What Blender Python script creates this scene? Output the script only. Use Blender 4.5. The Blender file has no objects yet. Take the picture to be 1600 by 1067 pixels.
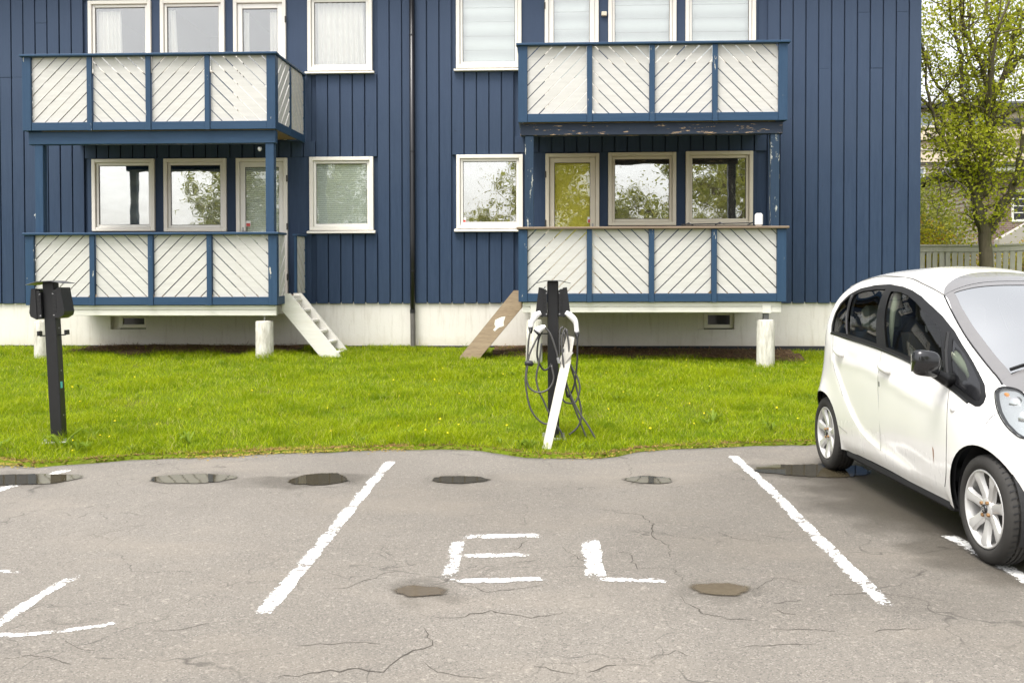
import bpy, math, random
import numpy as np
from mathutils import Vector, Matrix
from mathutils.geometry import delaunay_2d_cdt

R = math.radians
random.seed(7)
rng = np.random.default_rng(11)
scene = bpy.context.scene
col = scene.collection

# ------------------------------------------------------------------ camera, sky, sun, exposure
cam_data = bpy.data.cameras.new('camera')
cam = bpy.data.objects.new('camera', cam_data)
col.objects.link(cam)
cam_data.sensor_width = 36.0
cam_data.lens = 36.0 * 1440.0 / 1600.0
cam_data.shift_y = -0.0365
cam_data.clip_start = 0.05
cam_data.clip_end = 2000.0
cam.matrix_world = (Matrix.Translation((0, 0, 1.46)) @ Matrix.Rotation(R(2.27), 4, 'Z')
                    @ Matrix.Rotation(R(90.0 - 1.0), 4, 'X') @ Matrix.Rotation(R(-0.08), 4, 'Z'))
scene.camera = cam

SUN_EL, SUN_AZ = 66.0, 215.0          # azimuth clockwise from +Y; the sun stands behind and left of the camera
world = bpy.data.worlds.new('World')
scene.world = world
world.use_nodes = True
wn = world.node_tree
wn.nodes.clear()
w_out = wn.nodes.new('ShaderNodeOutputWorld')
w_bg = wn.nodes.new('ShaderNodeBackground')
w_sky = wn.nodes.new('ShaderNodeTexSky')
w_sky.sky_type = 'NISHITA'
w_sky.sun_disc = False
w_sky.sun_elevation = R(SUN_EL)
w_sky.sun_rotation = R(SUN_AZ)
w_sky.air_density = 1.0
w_sky.dust_density = 4.0
w_sky.ozone_density = 1.0
w_hsv = wn.nodes.new('ShaderNodeHueSaturation')
w_hsv.inputs['Saturation'].default_value = 0.16      # overcast: the cloud deck takes the blue out
w_bg.inputs['Strength'].default_value = 0.15
wn.links.new(w_sky.outputs[0], w_hsv.inputs['Color'])
wn.links.new(w_hsv.outputs[0], w_bg.inputs['Color'])
wn.links.new(w_bg.outputs[0], w_out.inputs['Surface'])

sun_data = bpy.data.lights.new('sun', 'SUN')
sun_data.energy = 1.5
sun_data.angle = R(28)
sun_data.color = (1.0, 0.965, 0.91)
sun = bpy.data.objects.new('sun', sun_data)
col.objects.link(sun)
sd = Vector((math.sin(R(SUN_AZ)) * math.cos(R(SUN_EL)), math.cos(R(SUN_AZ)) * math.cos(R(SUN_EL)), math.sin(R(SUN_EL))))
sun.rotation_euler = sd.to_track_quat('Z', 'Y').to_euler()

vs = scene.view_settings
vs.view_transform = 'Standard'
vs.look = 'None'
vs.exposure = 1.36
vs.gamma = 1.0
vs.use_curve_mapping = False
scene.cycles.max_bounces = 7
scene.cycles.diffuse_bounces = 3
scene.cycles.glossy_bounces = 4
scene.cycles.transmission_bounces = 4
scene.cycles.transparent_max_bounces = 10

# ------------------------------------------------------------------ helpers
class MB:
    """collects shapes; build() links them as ONE mesh object"""
    def __init__(self):
        self.v = []; self.f = []
    def add(self, v, f):
        n = len(self.v)
        self.v += [tuple(p) for p in v]
        self.f += [tuple(i + n for i in q) for q in f]
        return self
    def box(self, x0, x1, y0, y1, z0, z1, b=0.0, fn=None):
        X, Y, Z = (x0, x1), (y0, y1), (z0, z1)
        b = min(b, (x1-x0)*.45, (y1-y0)*.45, (z1-z0)*.45)
        if b <= 0:
            v = [(X[i], Y[j], Z[k]) for i in (0, 1) for j in (0, 1) for k in (0, 1)]
            f = [(0, 1, 3, 2), (4, 6, 7, 5), (0, 4, 5, 1), (2, 3, 7, 6), (0, 2, 6, 4), (1, 5, 7, 3)]
        else:
            v = []; idx = {}
            for i in (0, 1):
                for j in (0, 1):
                    for k in (0, 1):
                        sx, sy, sz = (1, -1)[i], (1, -1)[j], (1, -1)[k]
                        for a in range(3):
                            p = [X[i] + sx*b, Y[j] + sy*b, Z[k] + sz*b]
                            p[a] = (X, Y, Z)[a][(i, j, k)[a]]
                            idx[(i, j, k, a)] = len(v); v.append(tuple(p))
            f = []
            for a in range(3):
                o = [q for q in range(3) if q != a]
                for s in (0, 1):
                    ring = []
                    for (p, q) in ((0, 0), (1, 0), (1, 1), (0, 1)):
                        c = [0, 0, 0]; c[a] = s; c[o[0]] = p; c[o[1]] = q
                        ring.append(idx[(*c, a)])
                    flip = (s == 0) != (a == 1)
                    f.append(tuple(ring[::-1] if flip else ring))
            for a in range(3):
                o = [q for q in range(3) if q != a]
                for p in (0, 1):
                    for q in (0, 1):
                        c0 = [0, 0, 0]; c0[o[0]] = p; c0[o[1]] = q; c1 = list(c0); c1[a] = 1
                        quad = (idx[(*c0, o[0])], idx[(*c1, o[0])], idx[(*c1, o[1])], idx[(*c0, o[1])])
                        flip = ((p + q) % 2 == 0) != (a == 1)
                        f.append(quad[::-1] if flip else quad)
            for i in (0, 1):
                for j in (0, 1):
                    for k in (0, 1):
                        t = (idx[(i, j, k, 0)], idx[(i, j, k, 1)], idx[(i, j, k, 2)])
                        f.append(t if (i + j + k) % 2 else t[::-1])
        if fn: v = [fn(p) for p in v]
        return self.add(v, f)
    def prism(self, poly, a, b, axis='y', fn=None):
        """poly: 2D points; extruded from a to b along axis (x: poly=(y,z); y: poly=(x,z); z: poly=(x,y))"""
        n = len(poly)
        def P(p, t):
            return {'x': (t, p[0], p[1]), 'y': (p[0], t, p[1]), 'z': (p[0], p[1], t)}[axis]
        v = [P(p, a) for p in poly] + [P(p, b) for p in poly]
        if fn: v = [fn(q) for q in v]
        f = [tuple(range(n)), tuple(range(2*n-1, n-1, -1))]
        f += [(i, i+n, (i+1) % n + n, (i+1) % n) for i in range(n)]
        return self.add(v, f)
    def tube(self, pts, r, n=8, cap=True):
        pts = [Vector(p) for p in pts]
        rs = r if isinstance(r, (list, tuple)) else [r]*len(pts)
        v = []; up = None
        for i, p in enumerate(pts):
            t = (pts[min(i+1, len(pts)-1)] - pts[max(i-1, 0)])
            t = t.normalized() if t.length > 1e-9 else Vector((0, 0, 1))
            if up is None:
                up = Vector((1, 0, 0)) if abs(t.x) < .8 else Vector((0, 1, 0))
            s = t.cross(up)
            if s.length < 1e-6: s = t.orthogonal()
            s.normalize(); up = s.cross(t).normalized()
            for k in range(n):
                a = 2*math.pi*k/n
                v.append(p + (s*math.cos(a) + up*math.sin(a))*rs[i])
        f = [(i*n+k, i*n+(k+1) % n, (i+1)*n+(k+1) % n, (i+1)*n+k) for i in range(len(pts)-1) for k in range(n)]
        if cap:
            f.append(tuple(range(n-1, -1, -1))); f.append(tuple(range((len(pts)-1)*n, len(pts)*n)))
        return self.add(v, f)
    def lathe(self, prof, n=32, axis='z', c=(0, 0, 0), closed=False):
        """prof: (radius, height)"""
        v = []
        for (r, h) in prof:
            for k in range(n):
                a = 2*math.pi*k/n; x, y = r*math.cos(a), r*math.sin(a)
                p = {'z': (x, y, h), 'y': (x, h, y), 'x': (h, x, y)}[axis]
                v.append((p[0]+c[0], p[1]+c[1], p[2]+c[2]))
        m = len(prof)
        f = [(i*n+k, i*n+(k+1) % n, ((i+1) % m)*n+(k+1) % n, ((i+1) % m)*n+k) for i in range(m if closed else m-1) for k in range(n)]
        return self.add(v, f)
    def build(self, name, mat, parent=None, smooth=False, org=(0, 0, 0)):
        me = bpy.data.meshes.new(name)
        o_ = org
        me.from_pydata([(p[0]-o_[0], p[1]-o_[1], p[2]-o_[2]) for p in self.v], [], self.f)
        me.materials.append(mat)
        if smooth: me.shade_smooth()
        me.update()
        return link(name, me, parent)

def link(name, me, parent=None):
    o = bpy.data.objects.new(name, me)
    col.objects.link(o)
    if parent is not None: o.parent = parent
    return o
def smooth_angle(o, deg=35):
    me = o.data
    me.shade_smooth()
    me.set_sharp_from_angle(angle=R(deg))
    return o
def tag(o, label=None, cat=None, group=None, kind=None):
    if label: o['label'] = label
    if cat: o['category'] = cat
    if group: o['group'] = group
    if kind: o['kind'] = kind
    return o
def empty(name, loc, rz=0.0):
    o = bpy.data.objects.new(name, None)
    o.location = loc; o.rotation_euler = (0, 0, rz)
    o.empty_display_size = .2
    col.objects.link(o)
    return o
def np_mesh(name, V, Fq, mat, parent=None, smooth=False, mats=None, mat_idx=None):
    """fast mesh from numpy: V (n,3), Fq list of (m,k) int arrays"""
    me = bpy.data.meshes.new(name)
    me.vertices.add(len(V)); me.vertices.foreach_set('co', np.asarray(V, np.float32).ravel())
    if not isinstance(Fq, list): Fq = [Fq]
    loops = np.concatenate([f.ravel() for f in Fq]).astype(np.int32)
    tot = np.concatenate([np.full(len(f), f.shape[1], np.int32) for f in Fq])
    start = np.concatenate([[0], np.cumsum(tot)[:-1]]).astype(np.int32)
    me.loops.add(len(loops)); me.loops.foreach_set('vertex_index', loops)
    me.polygons.add(len(tot)); me.polygons.foreach_set('loop_start', start)
    if mats:
        for m in mats: me.materials.append(m)
        me.polygons.foreach_set('material_index', mat_idx.astype(np.int32))
    else:
        me.materials.append(mat)
    me.update(calc_edges=True)
    if smooth: me.shade_smooth()
    return link(name, me, parent)
def clip_poly(poly, x0, x1, z0, z1):
    def cut(pl, ins, inter):
        out = []
        for i in range(len(pl)):
            a, b = pl[i-1], pl[i]
            if ins(b):
                if not ins(a): out.append(inter(a, b))
                out.append(b)
            elif ins(a): out.append(inter(a, b))
        return out
    def ix(x): return lambda a, b: (x, a[1] + (b[1]-a[1])*(x-a[0])/(b[0]-a[0]))
    def iz(z): return lambda a, b: (a[0] + (b[0]-a[0])*(z-a[1])/(b[1]-a[1]), z)
    for ins, it in ((lambda p: p[0] >= x0, ix(x0)), (lambda p: p[0] <= x1, ix(x1)), (lambda p: p[1] >= z0, iz(z0)), (lambda p: p[1] <= z1, iz(z1))):
        if len(poly) < 3: return []
        poly = cut(poly, ins, it)
    return poly
def catmull(pts, k=6):
    P = [Vector(p) for p in pts]
    P = [P[0]*2 - P[1]] + P + [P[-1]*2 - P[-2]]
    out = []
    for i in range(1, len(P)-2):
        for j in range(k):
            t = j/k
            a, b, c, d = P[i-1], P[i], P[i+1], P[i+2]
            out.append(.5*((2*b) + (c-a)*t + (2*a-5*b+4*c-d)*t*t + (3*b-a-3*c+d)*t**3))
    out.append(P[-2])
    return out
def in_poly(x, y, poly):
    c = False; j = len(poly)-1
    for i in range(len(poly)):
        xi, yi = poly[i]; xj, yj = poly[j]
        if (yi > y) != (yj > y) and x < (xj-xi)*(y-yi)/(yj-yi)+xi: c = not c
        j = i
    return c

# ------------------------------------------------------------------ materials
class NT:
    def __init__(self, name):
        self.m = bpy.data.materials.new(name); self.m.use_nodes = True
        self.t = self.m.node_tree; self.t.nodes.clear()
        self.out = self.t.nodes.new('ShaderNodeOutputMaterial')
    def n(self, typ, ins=None, **kw):
        nd = self.t.nodes.new('ShaderNode' + typ)
        for k, v in kw.items(): setattr(nd, k, v)
        if ins:
            for k, v in ins.items():
                s = nd.inputs[k]
                if isinstance(v, bpy.types.NodeSocket): self.t.links.new(v, s)
                else: s.default_value = v
        return nd
    def coord(self, kind='Object'): return self.n('TexCoord').outputs[kind]
    def pos(self): return self.n('NewGeometry').outputs['Position']
    def mapping(self, vec, scale=(1, 1, 1), loc=(0, 0, 0)):
        return self.n('Mapping', {'Vector': vec, 'Scale': scale, 'Location': loc}).outputs[0]
    def noise(self, vec, scale=5, detail=4, rough=.5, dist=0.0):
        return self.n('TexNoise', {'Vector': vec, 'Scale': scale, 'Detail': detail, 'Roughness': rough, 'Distortion': dist}).outputs['Fac']
    def ramp(self, fac, stops, interp='LINEAR'):
        nd = self.n('ValToRGB', {'Fac': fac}); cr = nd.color_ramp; cr.interpolation = interp
        while len(cr.elements) < len(stops): cr.elements.new(.5)
        for e, (p, c) in zip(cr.elements, stops):
            e.position = p; e.color = (*c, 1) if isinstance(c, (tuple, list)) else (c, c, c, 1)
        return nd.outputs['Color']
    def mix(self, fac, a, b, blend='MIX'):
        nd = self.n('Mix', data_type='RGBA', blend_type=blend)
        for s, v in ((nd.inputs[0], fac), (nd.inputs[6], a), (nd.inputs[7], b)):
            if isinstance(v, bpy.types.NodeSocket): self.t.links.new(v, s)
            elif isinstance(v, (tuple, list)): s.default_value = (*v[:3], 1)
            else: s.default_value = v
        return nd.outputs[2]
    def math(self, op, a, b=0.0, clamp=False):
        nd = self.n('Math', operation=op, use_clamp=clamp)
        for s, v in ((nd.inputs[0], a), (nd.inputs[1], b)):
            if isinstance(v, bpy.types.NodeSocket): self.t.links.new(v, s)
            else: s.default_value = v
        return nd.outputs[0]
    def bump(self, h, strength=.3, dist=.01):
        return self.n('Bump', {'Height': h, 'Strength': strength, 'Distance': dist}).outputs[0]
    def bsdf(self, **k):
        names = dict(base='Base Color', rough='Roughness', metal='Metallic', ior='IOR', normal='Normal', coat='Coat Weight', spec='Specular IOR Level', alpha='Alpha', trans='Transmission Weight', coat_rough='Coat Roughness')
        ins = {}
        for a, v in k.items():
            if a == 'base' and isinstance(v, (tuple, list)): v = (*v[:3], 1)
            ins[names[a]] = v
        return self.n('BsdfPrincipled', ins).outputs[0]
    def done(self, sh):
        self.t.links.new(sh, self.out.inputs['Surface']); return self.m
    def mixsh(self, fac, a, b):
        nd = self.n('MixShader')
        for s, v in zip(nd.inputs, (fac, a, b)):
            if isinstance(v, bpy.types.NodeSocket): self.t.links.new(v, s)
            else: s.default_value = v
        return nd.outputs[0]
    def rand(self): return self.n('ObjectInfo').outputs['Random']

M = {}
def simple(name, base, rough=.5, metal=0.0, var=.06, nscale=8, bump=0.0, coat=0.0, spec=.5):
    k = NT(name); c = k.coord()
    nz = k.noise(c, nscale, 5, .6)
    lo = tuple(max(0, v*(1-var*2)) for v in base); hi = tuple(v*(1+var) for v in base)
    colr = k.mix(nz, lo, hi)
    kw = dict(base=colr, rough=k.math('ADD', k.math('MULTIPLY', nz, .12), rough-.06), metal=metal, coat=coat, spec=spec)
    if bump: kw['normal'] = k.bump(k.noise(c, nscale*6, 4, .6), bump, .004)
    M[name] = k.done(k.bsdf(**kw)); return M[name]

def wood_paint(name, base, fade, rough=.55, axis='z', wear=None, wear_at=.66, dirt=.25, fade_veil_up=False):
    """painted boards: streaks along the grain, per-board variation, optional bare or chipped wood"""
    k = NT(name); c = k.pos(); r = k.rand()
    off = k.n('CombineXYZ', {'X': k.math('MULTIPLY', r, 37.0), 'Y': 0.0, 'Z': k.math('MULTIPLY', r, 91.0)}).outputs[0]
    cc = k.n('VectorMath', {0: c, 1: off}, operation='ADD').outputs[0]
    sc = {'z': (14, 14, 1.1), 'x': (1.1, 14, 14)}[axis]
    g = k.noise(k.mapping(cc, sc), 1.5, 6, .65)
    fine = k.noise(k.mapping(cc, tuple(s*5 for s in sc)), 1.6, 5, .7)
    blot = k.noise(c, .9, 4, .6)
    colr = k.mix(k.ramp(g, [(.3, 0.0), (.75, 1.0)]), base, fade)
    colr = k.mix(k.math('MULTIPLY', k.math('SUBTRACT', r, .5, False), .5), colr, fade)
    colr = k.mix(k.math('MULTIPLY', k.ramp(fine, [(.45, 0.0), (.7, 1.0)]), dirt), colr, tuple(v*.55 for v in base))
    colr = k.mix(k.math('MULTIPLY', k.ramp(blot, [(.4, 0.0), (.7, 1.0)]), .35), colr, tuple(v*.8 + .003 for v in fade))
    if fade_veil_up:      # upper storey paler in uneven patches: weathering, plus lens veil brightness painted in
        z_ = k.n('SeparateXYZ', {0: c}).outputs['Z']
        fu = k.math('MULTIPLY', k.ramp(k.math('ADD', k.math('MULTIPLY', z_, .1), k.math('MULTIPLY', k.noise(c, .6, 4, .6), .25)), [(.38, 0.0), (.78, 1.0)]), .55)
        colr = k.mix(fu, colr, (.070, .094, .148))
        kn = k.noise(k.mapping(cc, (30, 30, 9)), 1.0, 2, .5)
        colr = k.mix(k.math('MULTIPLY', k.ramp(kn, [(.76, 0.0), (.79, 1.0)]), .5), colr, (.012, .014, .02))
    h = k.math('ADD', k.math('MULTIPLY', fine, .5), g)
    if wear:
        wn_ = k.noise(k.mapping(cc, {'z': (9, 9, 2.2), 'x': (2.2, 9, 14)}[axis]), 1.6, 6, .72)
        wm = k.ramp(wn_, [(wear_at, 0.0), (wear_at+.012, 1.0)])
        bare = k.mix(fine, wear, tuple(v*.7 for v in wear))
        colr = k.mix(wm, colr, bare)
        h = k.math('SUBTRACT', h, k.math('MULTIPLY', wm, .8))
    M[name] = k.done(k.bsdf(base=colr, rough=k.math('ADD', k.math('MULTIPLY', g, .2), rough-.1), normal=k.bump(h, .35, .004), spec=.22))
    return M[name]

wood_paint('cladding_blue', (.0205, .0385, .077), (.037, .060, .106), .72, fade_veil_up=True)
wood_paint('trim_blue', (.020, .050, .100), (.032, .068, .125), .5, 'x')
wood_paint('post_blue', (.020, .050, .100), (.032, .068, .125), .5, 'z', wear=(.55, .53, .47), wear_at=.655)
wood_paint('peeled_post', (.017, .036, .066), (.027, .05, .085), .55, 'z', wear=(.50, .50, .44), wear_at=.59)
wood_paint('peeled_beam', (.019, .027, .046), (.028, .04, .062), .6, 'x', wear=(.50, .35, .21), wear_at=.60)
wood_paint('white_slat', (.50, .485, .455), (.60, .585, .555), .65, 'x', dirt=.12, wear=(.33, .30, .24), wear_at=.735)
wood_paint('white_wood', (.66, .63, .56), (.76, .74, .69), .55, 'x', dirt=.18, wear=(.36, .31, .24), wear_at=.73)
wood_paint('rail_bare', (.16, .115, .08), (.24, .185, .135), .75, 'x')
wood_paint('soffit_wood', (.20, .13, .065), (.28, .20, .11), .7, 'x')
wood_paint('old_stair', (.21, .145, .095), (.44, .34, .235), .8, 'x', dirt=.6)
simple('casing_white', (.78, .74, .665), .42, var=.035, nscale=5)
simple('casing_cream', (.68, .62, .49), .42, var=.04, nscale=5)
simple('sash_white', (.80, .775, .72), .35, var=.03)
simple('room_dark', (.34, .31, .28), .9)
simple('black_metal', (.011, .011, .012), .42, var=.15, nscale=14)
simple('black_plastic', (.016, .016, .017), .38, var=.12, nscale=20)
simple('grey_metal', (.20, .20, .21), .38, .8, var=.1)
simple('zinc', (.42, .42, .42), .45, .7, var=.15, nscale=30)
simple('white_plastic', (.80, .79, .77), .3, var=.03)
simple('cable_rubber', (.075, .072, .07), .55, var=.15, nscale=25)
simple('cable_black', (.02, .02, .021), .5, var=.15, nscale=25)
simple('crack_fill', (.055, .047, .038), .95)
simple('red_print', (.55, .05, .035), .4)
simple('teal_print', (.10, .50, .46), .4)
simple('pipe_black', (.011, .011, .013), .33, var=.2)
simple('pipe_grey', (.14, .13, .12), .55, .3, var=.2, nscale=14)
simple('membrane', (.022, .022, .025), .7, var=.2)
simple('hinge', (.06, .055, .05), .5, .5)
simple('curtain', (.80, .74, .67), .85, var=.05, nscale=3)

def foundation_mat():
    k = NT('foundation'); c = k.pos()
    a = k.noise(c, 1.3, 6, .62); b = k.noise(k.mapping(c, (9, 9, 1.0)), 1.4, 5, .7); d = k.noise(c, 55, 4, .6)
    colr = k.mix(a, (.66, .625, .565), (.76, .73, .675))
    colr = k.mix(k.math('MULTIPLY', k.ramp(b, [(.52, 0.0), (.75, 1.0)]), .42), colr, (.40, .35, .27))
    zf = k.n('SeparateXYZ', {0: c}).outputs['Z']
    colr = k.mix(k.math('MULTIPLY', k.ramp(k.math('ADD', zf, k.math('MULTIPLY', k.noise(c, 5, 5, .7), .3)), [(.55, 1.0), (.82, 0.0)]), .4), colr, (.42, .34, .22))
    h = k.math('ADD', k.math('MULTIPLY', d, .6), k.noise(c, 9, 4))
    M['foundation'] = k.done(k.bsdf(base=colr, rough=.85, normal=k.bump(h, .5, .006), spec=.2))
foundation_mat()
def concrete_mat():
    k = NT('pillar_concrete'); c = k.pos()
    b = k.noise(k.mapping(c, (10, 10, 2.0)), 1.6, 6, .7); d = k.noise(c, 40, 4, .6)
    colr = k.mix(k.ramp(b, [(.35, 0.0), (.65, 1.0)]), (.36, .335, .285), (.66, .64, .575))
    M['pillar_concrete'] = k.done(k.bsdf(base=colr, rough=.85, normal=k.bump(d, .6, .006), spec=.2))
concrete_mat()

def glass_mat(name, refl, tint, rough=.0, wave=.0, clear=(.95, .97, .96)):
    k = NT(name)
    lw = k.n('LayerWeight', {'Blend': .12}).outputs['Fresnel']
    fac = k.math('ADD', lw, refl, True)
    gl_in = {'Color': (*tint, 1), 'Roughness': rough}
    if wave:
        gl_in['Normal'] = k.bump(k.noise(k.pos(), 2.2, 2, .5), wave, .05)
    gl = k.n('BsdfGlossy', gl_in).outputs[0]
    tr = k.n('BsdfTransparent', {'Color': (*clear, 1)}).outputs[0]
    M[name] = k.done(k.mixsh(fac, tr, gl)); return M[name]
glass_mat('window_glass', .15, (1.0, .98, .97), 0.0, .05)
glass_mat('window_glass_clear', .13, (1.0, .985, .96), 0.0, .05)
glass_mat('window_glass_low', .40, (1.0, .985, .96), 0.0, .05)

def blind_mat(name, base, per):
    k = NT(name); c = k.pos()
    w_ = k.n('TexWave', {'Vector': c, 'Scale': per, 'Distortion': .3}, bands_direction='Z').outputs['Fac']
    colr = k.mix(w_, tuple(v*.72 for v in base), base)
    M[name] = k.done(k.bsdf(base=colr, rough=.7, normal=k.bump(w_, .5, .01)))
blind_mat('blind_green', (.84, .87, .80), 9.0)
blind_mat('blind_white', (.72, .74, .72), 1.1)
simple('blind_yellow', (.86, .74, .10), .7, var=.12, nscale=2)
simple('haze_beige', (.34, .29, .24), .85, var=.12, nscale=2)  # beige of the added sheet that lifts the dark panes like haze
simple('blind_brown', (.36, .29, .22), .8, var=.15, nscale=2)

def asphalt_mat():
    k = NT('asphalt'); c = k.pos()
    vor = k.n('TexVoronoi', {'Vector': c, 'Scale': 165.0}).outputs['Color']
    sep = k.n('SeparateColor', {0: vor}).outputs[0]
    v2 = k.n('SeparateColor', {0: k.n('TexVoronoi', {'Vector': c, 'Scale': 62.0}).outputs['Color']}).outputs[0]
    big = k.ramp(k.noise(c, .45, 3, .6), [(.3, 0.0), (.7, 1.0)]); mid = k.noise(c, 3.2, 3, .65); fine = k.noise(c, 160, 1, .7)
    colr = k.mix(big, (.150, .136, .118), (.205, .188, .165))
    colr = k.mix(k.math('MULTIPLY', mid, .5), colr, (.180, .160, .133))
    # stones: pale chips, dark pits
    colr = k.mix(k.math('MULTIPLY', k.ramp(sep, [(.83, 0.0), (.96, 1.0)]), .34), colr, (.42, .385, .335))
    colr = k.mix(k.math('MULTIPLY', k.ramp(sep, [(.05, 1.0), (.22, 0.0)]), .60), colr, (.065, .06, .056))
    colr = k.mix(k.math('MULTIPLY', k.ramp(v2, [(.95, 0.0), (.99, 1.0)]), .22), colr, (.50, .45, .38))
    colr = k.mix(k.math('MULTIPLY', k.ramp(fine, [(.45, 0.0), (.72, 1.0)]), .35), colr, (.09, .082, .075))
    track = k.noise(k.mapping(c, (1.3, .22, 1)), 1.0, 3, .6)      # wheel tracks rubbed darker along the bays
    colr = k.mix(k.math('MULTIPLY', k.ramp(track, [(.5, 0.0), (.68, 1.0)]), .16), colr, (.105, .096, .086))
    # brown sediment, in patches that dried out
    sed = k.noise(k.mapping(c, (.5, 1.0, 1)), 1.1, 3, .65)
    colr = k.mix(k.math('MULTIPLY', k.ramp(sed, [(.5, 0.0), (.75, 1.0)]), .45), colr, (.235, .205, .168))
    # cracks: warped cells, only where the surface has broken up
    wv = k.n('TexNoise', {'Vector': c, 'Scale': 2.4, 'Detail': 3.0}).outputs['Color']
    wc = k.n('VectorMath', {0: c, 1: k.n('VectorMath', {0: wv, 'Scale': .75}, operation='SCALE').outputs[0]}, operation='ADD').outputs[0]
    flat = k.mapping(wc, (1, 1, 0))
    e1 = k.n('TexVoronoi', {'Vector': flat, 'Scale': .95}, feature='DISTANCE_TO_EDGE').outputs['Distance']
    e2 = k.n('TexVoronoi', {'Vector': flat, 'Scale': 3.1}, feature='DISTANCE_TO_EDGE').outputs['Distance']
    m1 = k.noise(c, .8, 1); m2 = k.noise(k.mapping(c, (1, 1, 1), (3.1, 7.7, 0)), .7, 1)
    cw = k.math('MULTIPLY', k.ramp(k.noise(c, 6, 1), [(.35, .15), (.65, 1.0)]), 1.0)
    c1 = k.math('MULTIPLY', k.math('MULTIPLY', k.ramp(e1, [(.0015, 1.0), (.0065, 0.0)]), k.ramp(m1, [(.46, 0.0), (.54, 1.0)])), cw)
    c2 = k.math('MULTIPLY', k.math('MULTIPLY', k.ramp(e2, [(.003, 1.0), (.014, 0.0)]), k.ramp(m2, [(.53, 0.0), (.60, 1.0)])), k.math('MULTIPLY', cw, .8))
    crack = k.math('MAXIMUM', c1, c2)
    colr = k.mix(k.math('MULTIPLY', crack, .8), colr, (.05, .045, .04))
    # damp places: round the puddles and where the car keeps the ground from drying
    wet = None
    warp = k.n('VectorMath', {0: k.n('TexNoise', {'Vector': c, 'Scale': 3.0, 'Detail': 4.0}).outputs['Color'], 1: (.5, .5, .5)}, operation='SUBTRACT').outputs[0]
    wp = k.n('VectorMath', {0: c, 1: k.n('VectorMath', {0: warp, 'Scale': .7}, operation='SCALE').outputs[0]}, operation='ADD').outputs[0]
    for (x, y, rx, ry, s) in WET:
        mp = k.n('VectorMath', {0: k.n('VectorMath', {0: wp, 1: (x, y, 0)}, operation='SUBTRACT').outputs[0], 1: (1/rx, 1/ry, 0)}, operation='MULTIPLY').outputs[0]
        d = k.n('VectorMath', {0: mp}, operation='LENGTH').outputs['Value']
        one = k.math('MULTIPLY', k.ramp(d, [(.45, 1.0), (1.0, 0.0)], 'EASE'), s)
        wet = one if wet is None else k.math('MAXIMUM', wet, one)
    colr = k.mix(wet, colr, k.mix(.80, colr, (.028, .023, .016)))
    h = k.math('ADD', k.math('MULTIPLY', sep, .6), k.math('MULTIPLY', fine, .5))
    rough = k.math('SUBTRACT', .88, k.math('MULTIPLY', wet, .42))
    M['asphalt'] = k.done(k.bsdf(base=colr, rough=rough, normal=k.bump(h, .7, .005), spec=.3))
WET = [(2.75, 6.4, 1.35, 2.0, 1.0), (1.9, 5.6, 2.3, 2.2, .30), (.2, 6.2, 2.6, 1.3, .16), (2.2, 7.35, .8, .5, .9), (2.45, 5.1, .75, .9, .8), (-1.85, 6.93, .7, .32, .55), (-2.73, 6.95, .55, .3, .35),
       (-4.05, 6.88, .65, .35, .5), (-.68, 6.97, .34, .25, .35), (.75, 7.0, .32, .24, .35), (-.62, 4.38, .30, .24, .4), (.83, 4.46, .34, .26, .4), (1.9, 4.5, .9, .5, .35)]
asphalt_mat()

def road_paint_mat():
    k = NT('road_paint'); c = k.pos()
    big = k.noise(c, 3.0, 3, .6); gr = k.noise(c, 55, 4, .7); g2 = k.noise(c, 16, 4, .65)
    v = k.math('ADD', k.math('MULTIPLY', gr, .45), k.math('ADD', k.math('MULTIPLY', g2, .35), k.math('MULTIPLY', big, .30)))
    at = k.n('Attribute', attribute_name='edge').outputs['Fac']
    keep = k.ramp(k.math('SUBTRACT', v, k.math('MULTIPLY', at, .28)), [(.485, 0.0), (.545, 1.0)])
    sh = k.bsdf(base=k.mix(gr, (.62, .61, .58), (.80, .79, .76)), rough=.75, normal=k.bump(gr, .5, .003))
    M['road_paint'] = k.done(k.mixsh(keep, k.n('BsdfTransparent').outputs[0], sh))
road_paint_mat()

def puddle_mat(name, lo, hi, soft):
    k = NT(name); c = k.pos()
    at = k.n('Attribute', attribute_name='edge').outputs['Fac']
    nz = k.noise(c, 22, 6, .75)
    keep = k.ramp(k.math('SUBTRACT', 1.0, k.math('MULTIPLY', at, k.math('ADD', .55, k.math('MULTIPLY', nz, 1.7)))), [(.02, 0.0), (soft, 1.0)])
    bed = k.mix(k.noise(c, 30, 4, .7), lo, hi)
    sh = k.bsdf(base=bed, rough=.025, ior=1.333, spec=.62, normal=k.bump(k.noise(c, 7, 2), .02, .01))
    M[name] = k.done(k.mixsh(keep, k.n('BsdfTransparent').outputs[0], sh))
puddle_mat('puddle_water', (.030, .025, .015), (.070, .058, .036), .14)
puddle_mat('puddle_shallow', (.075, .060, .042), (.13, .108, .080), .5)

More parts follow.
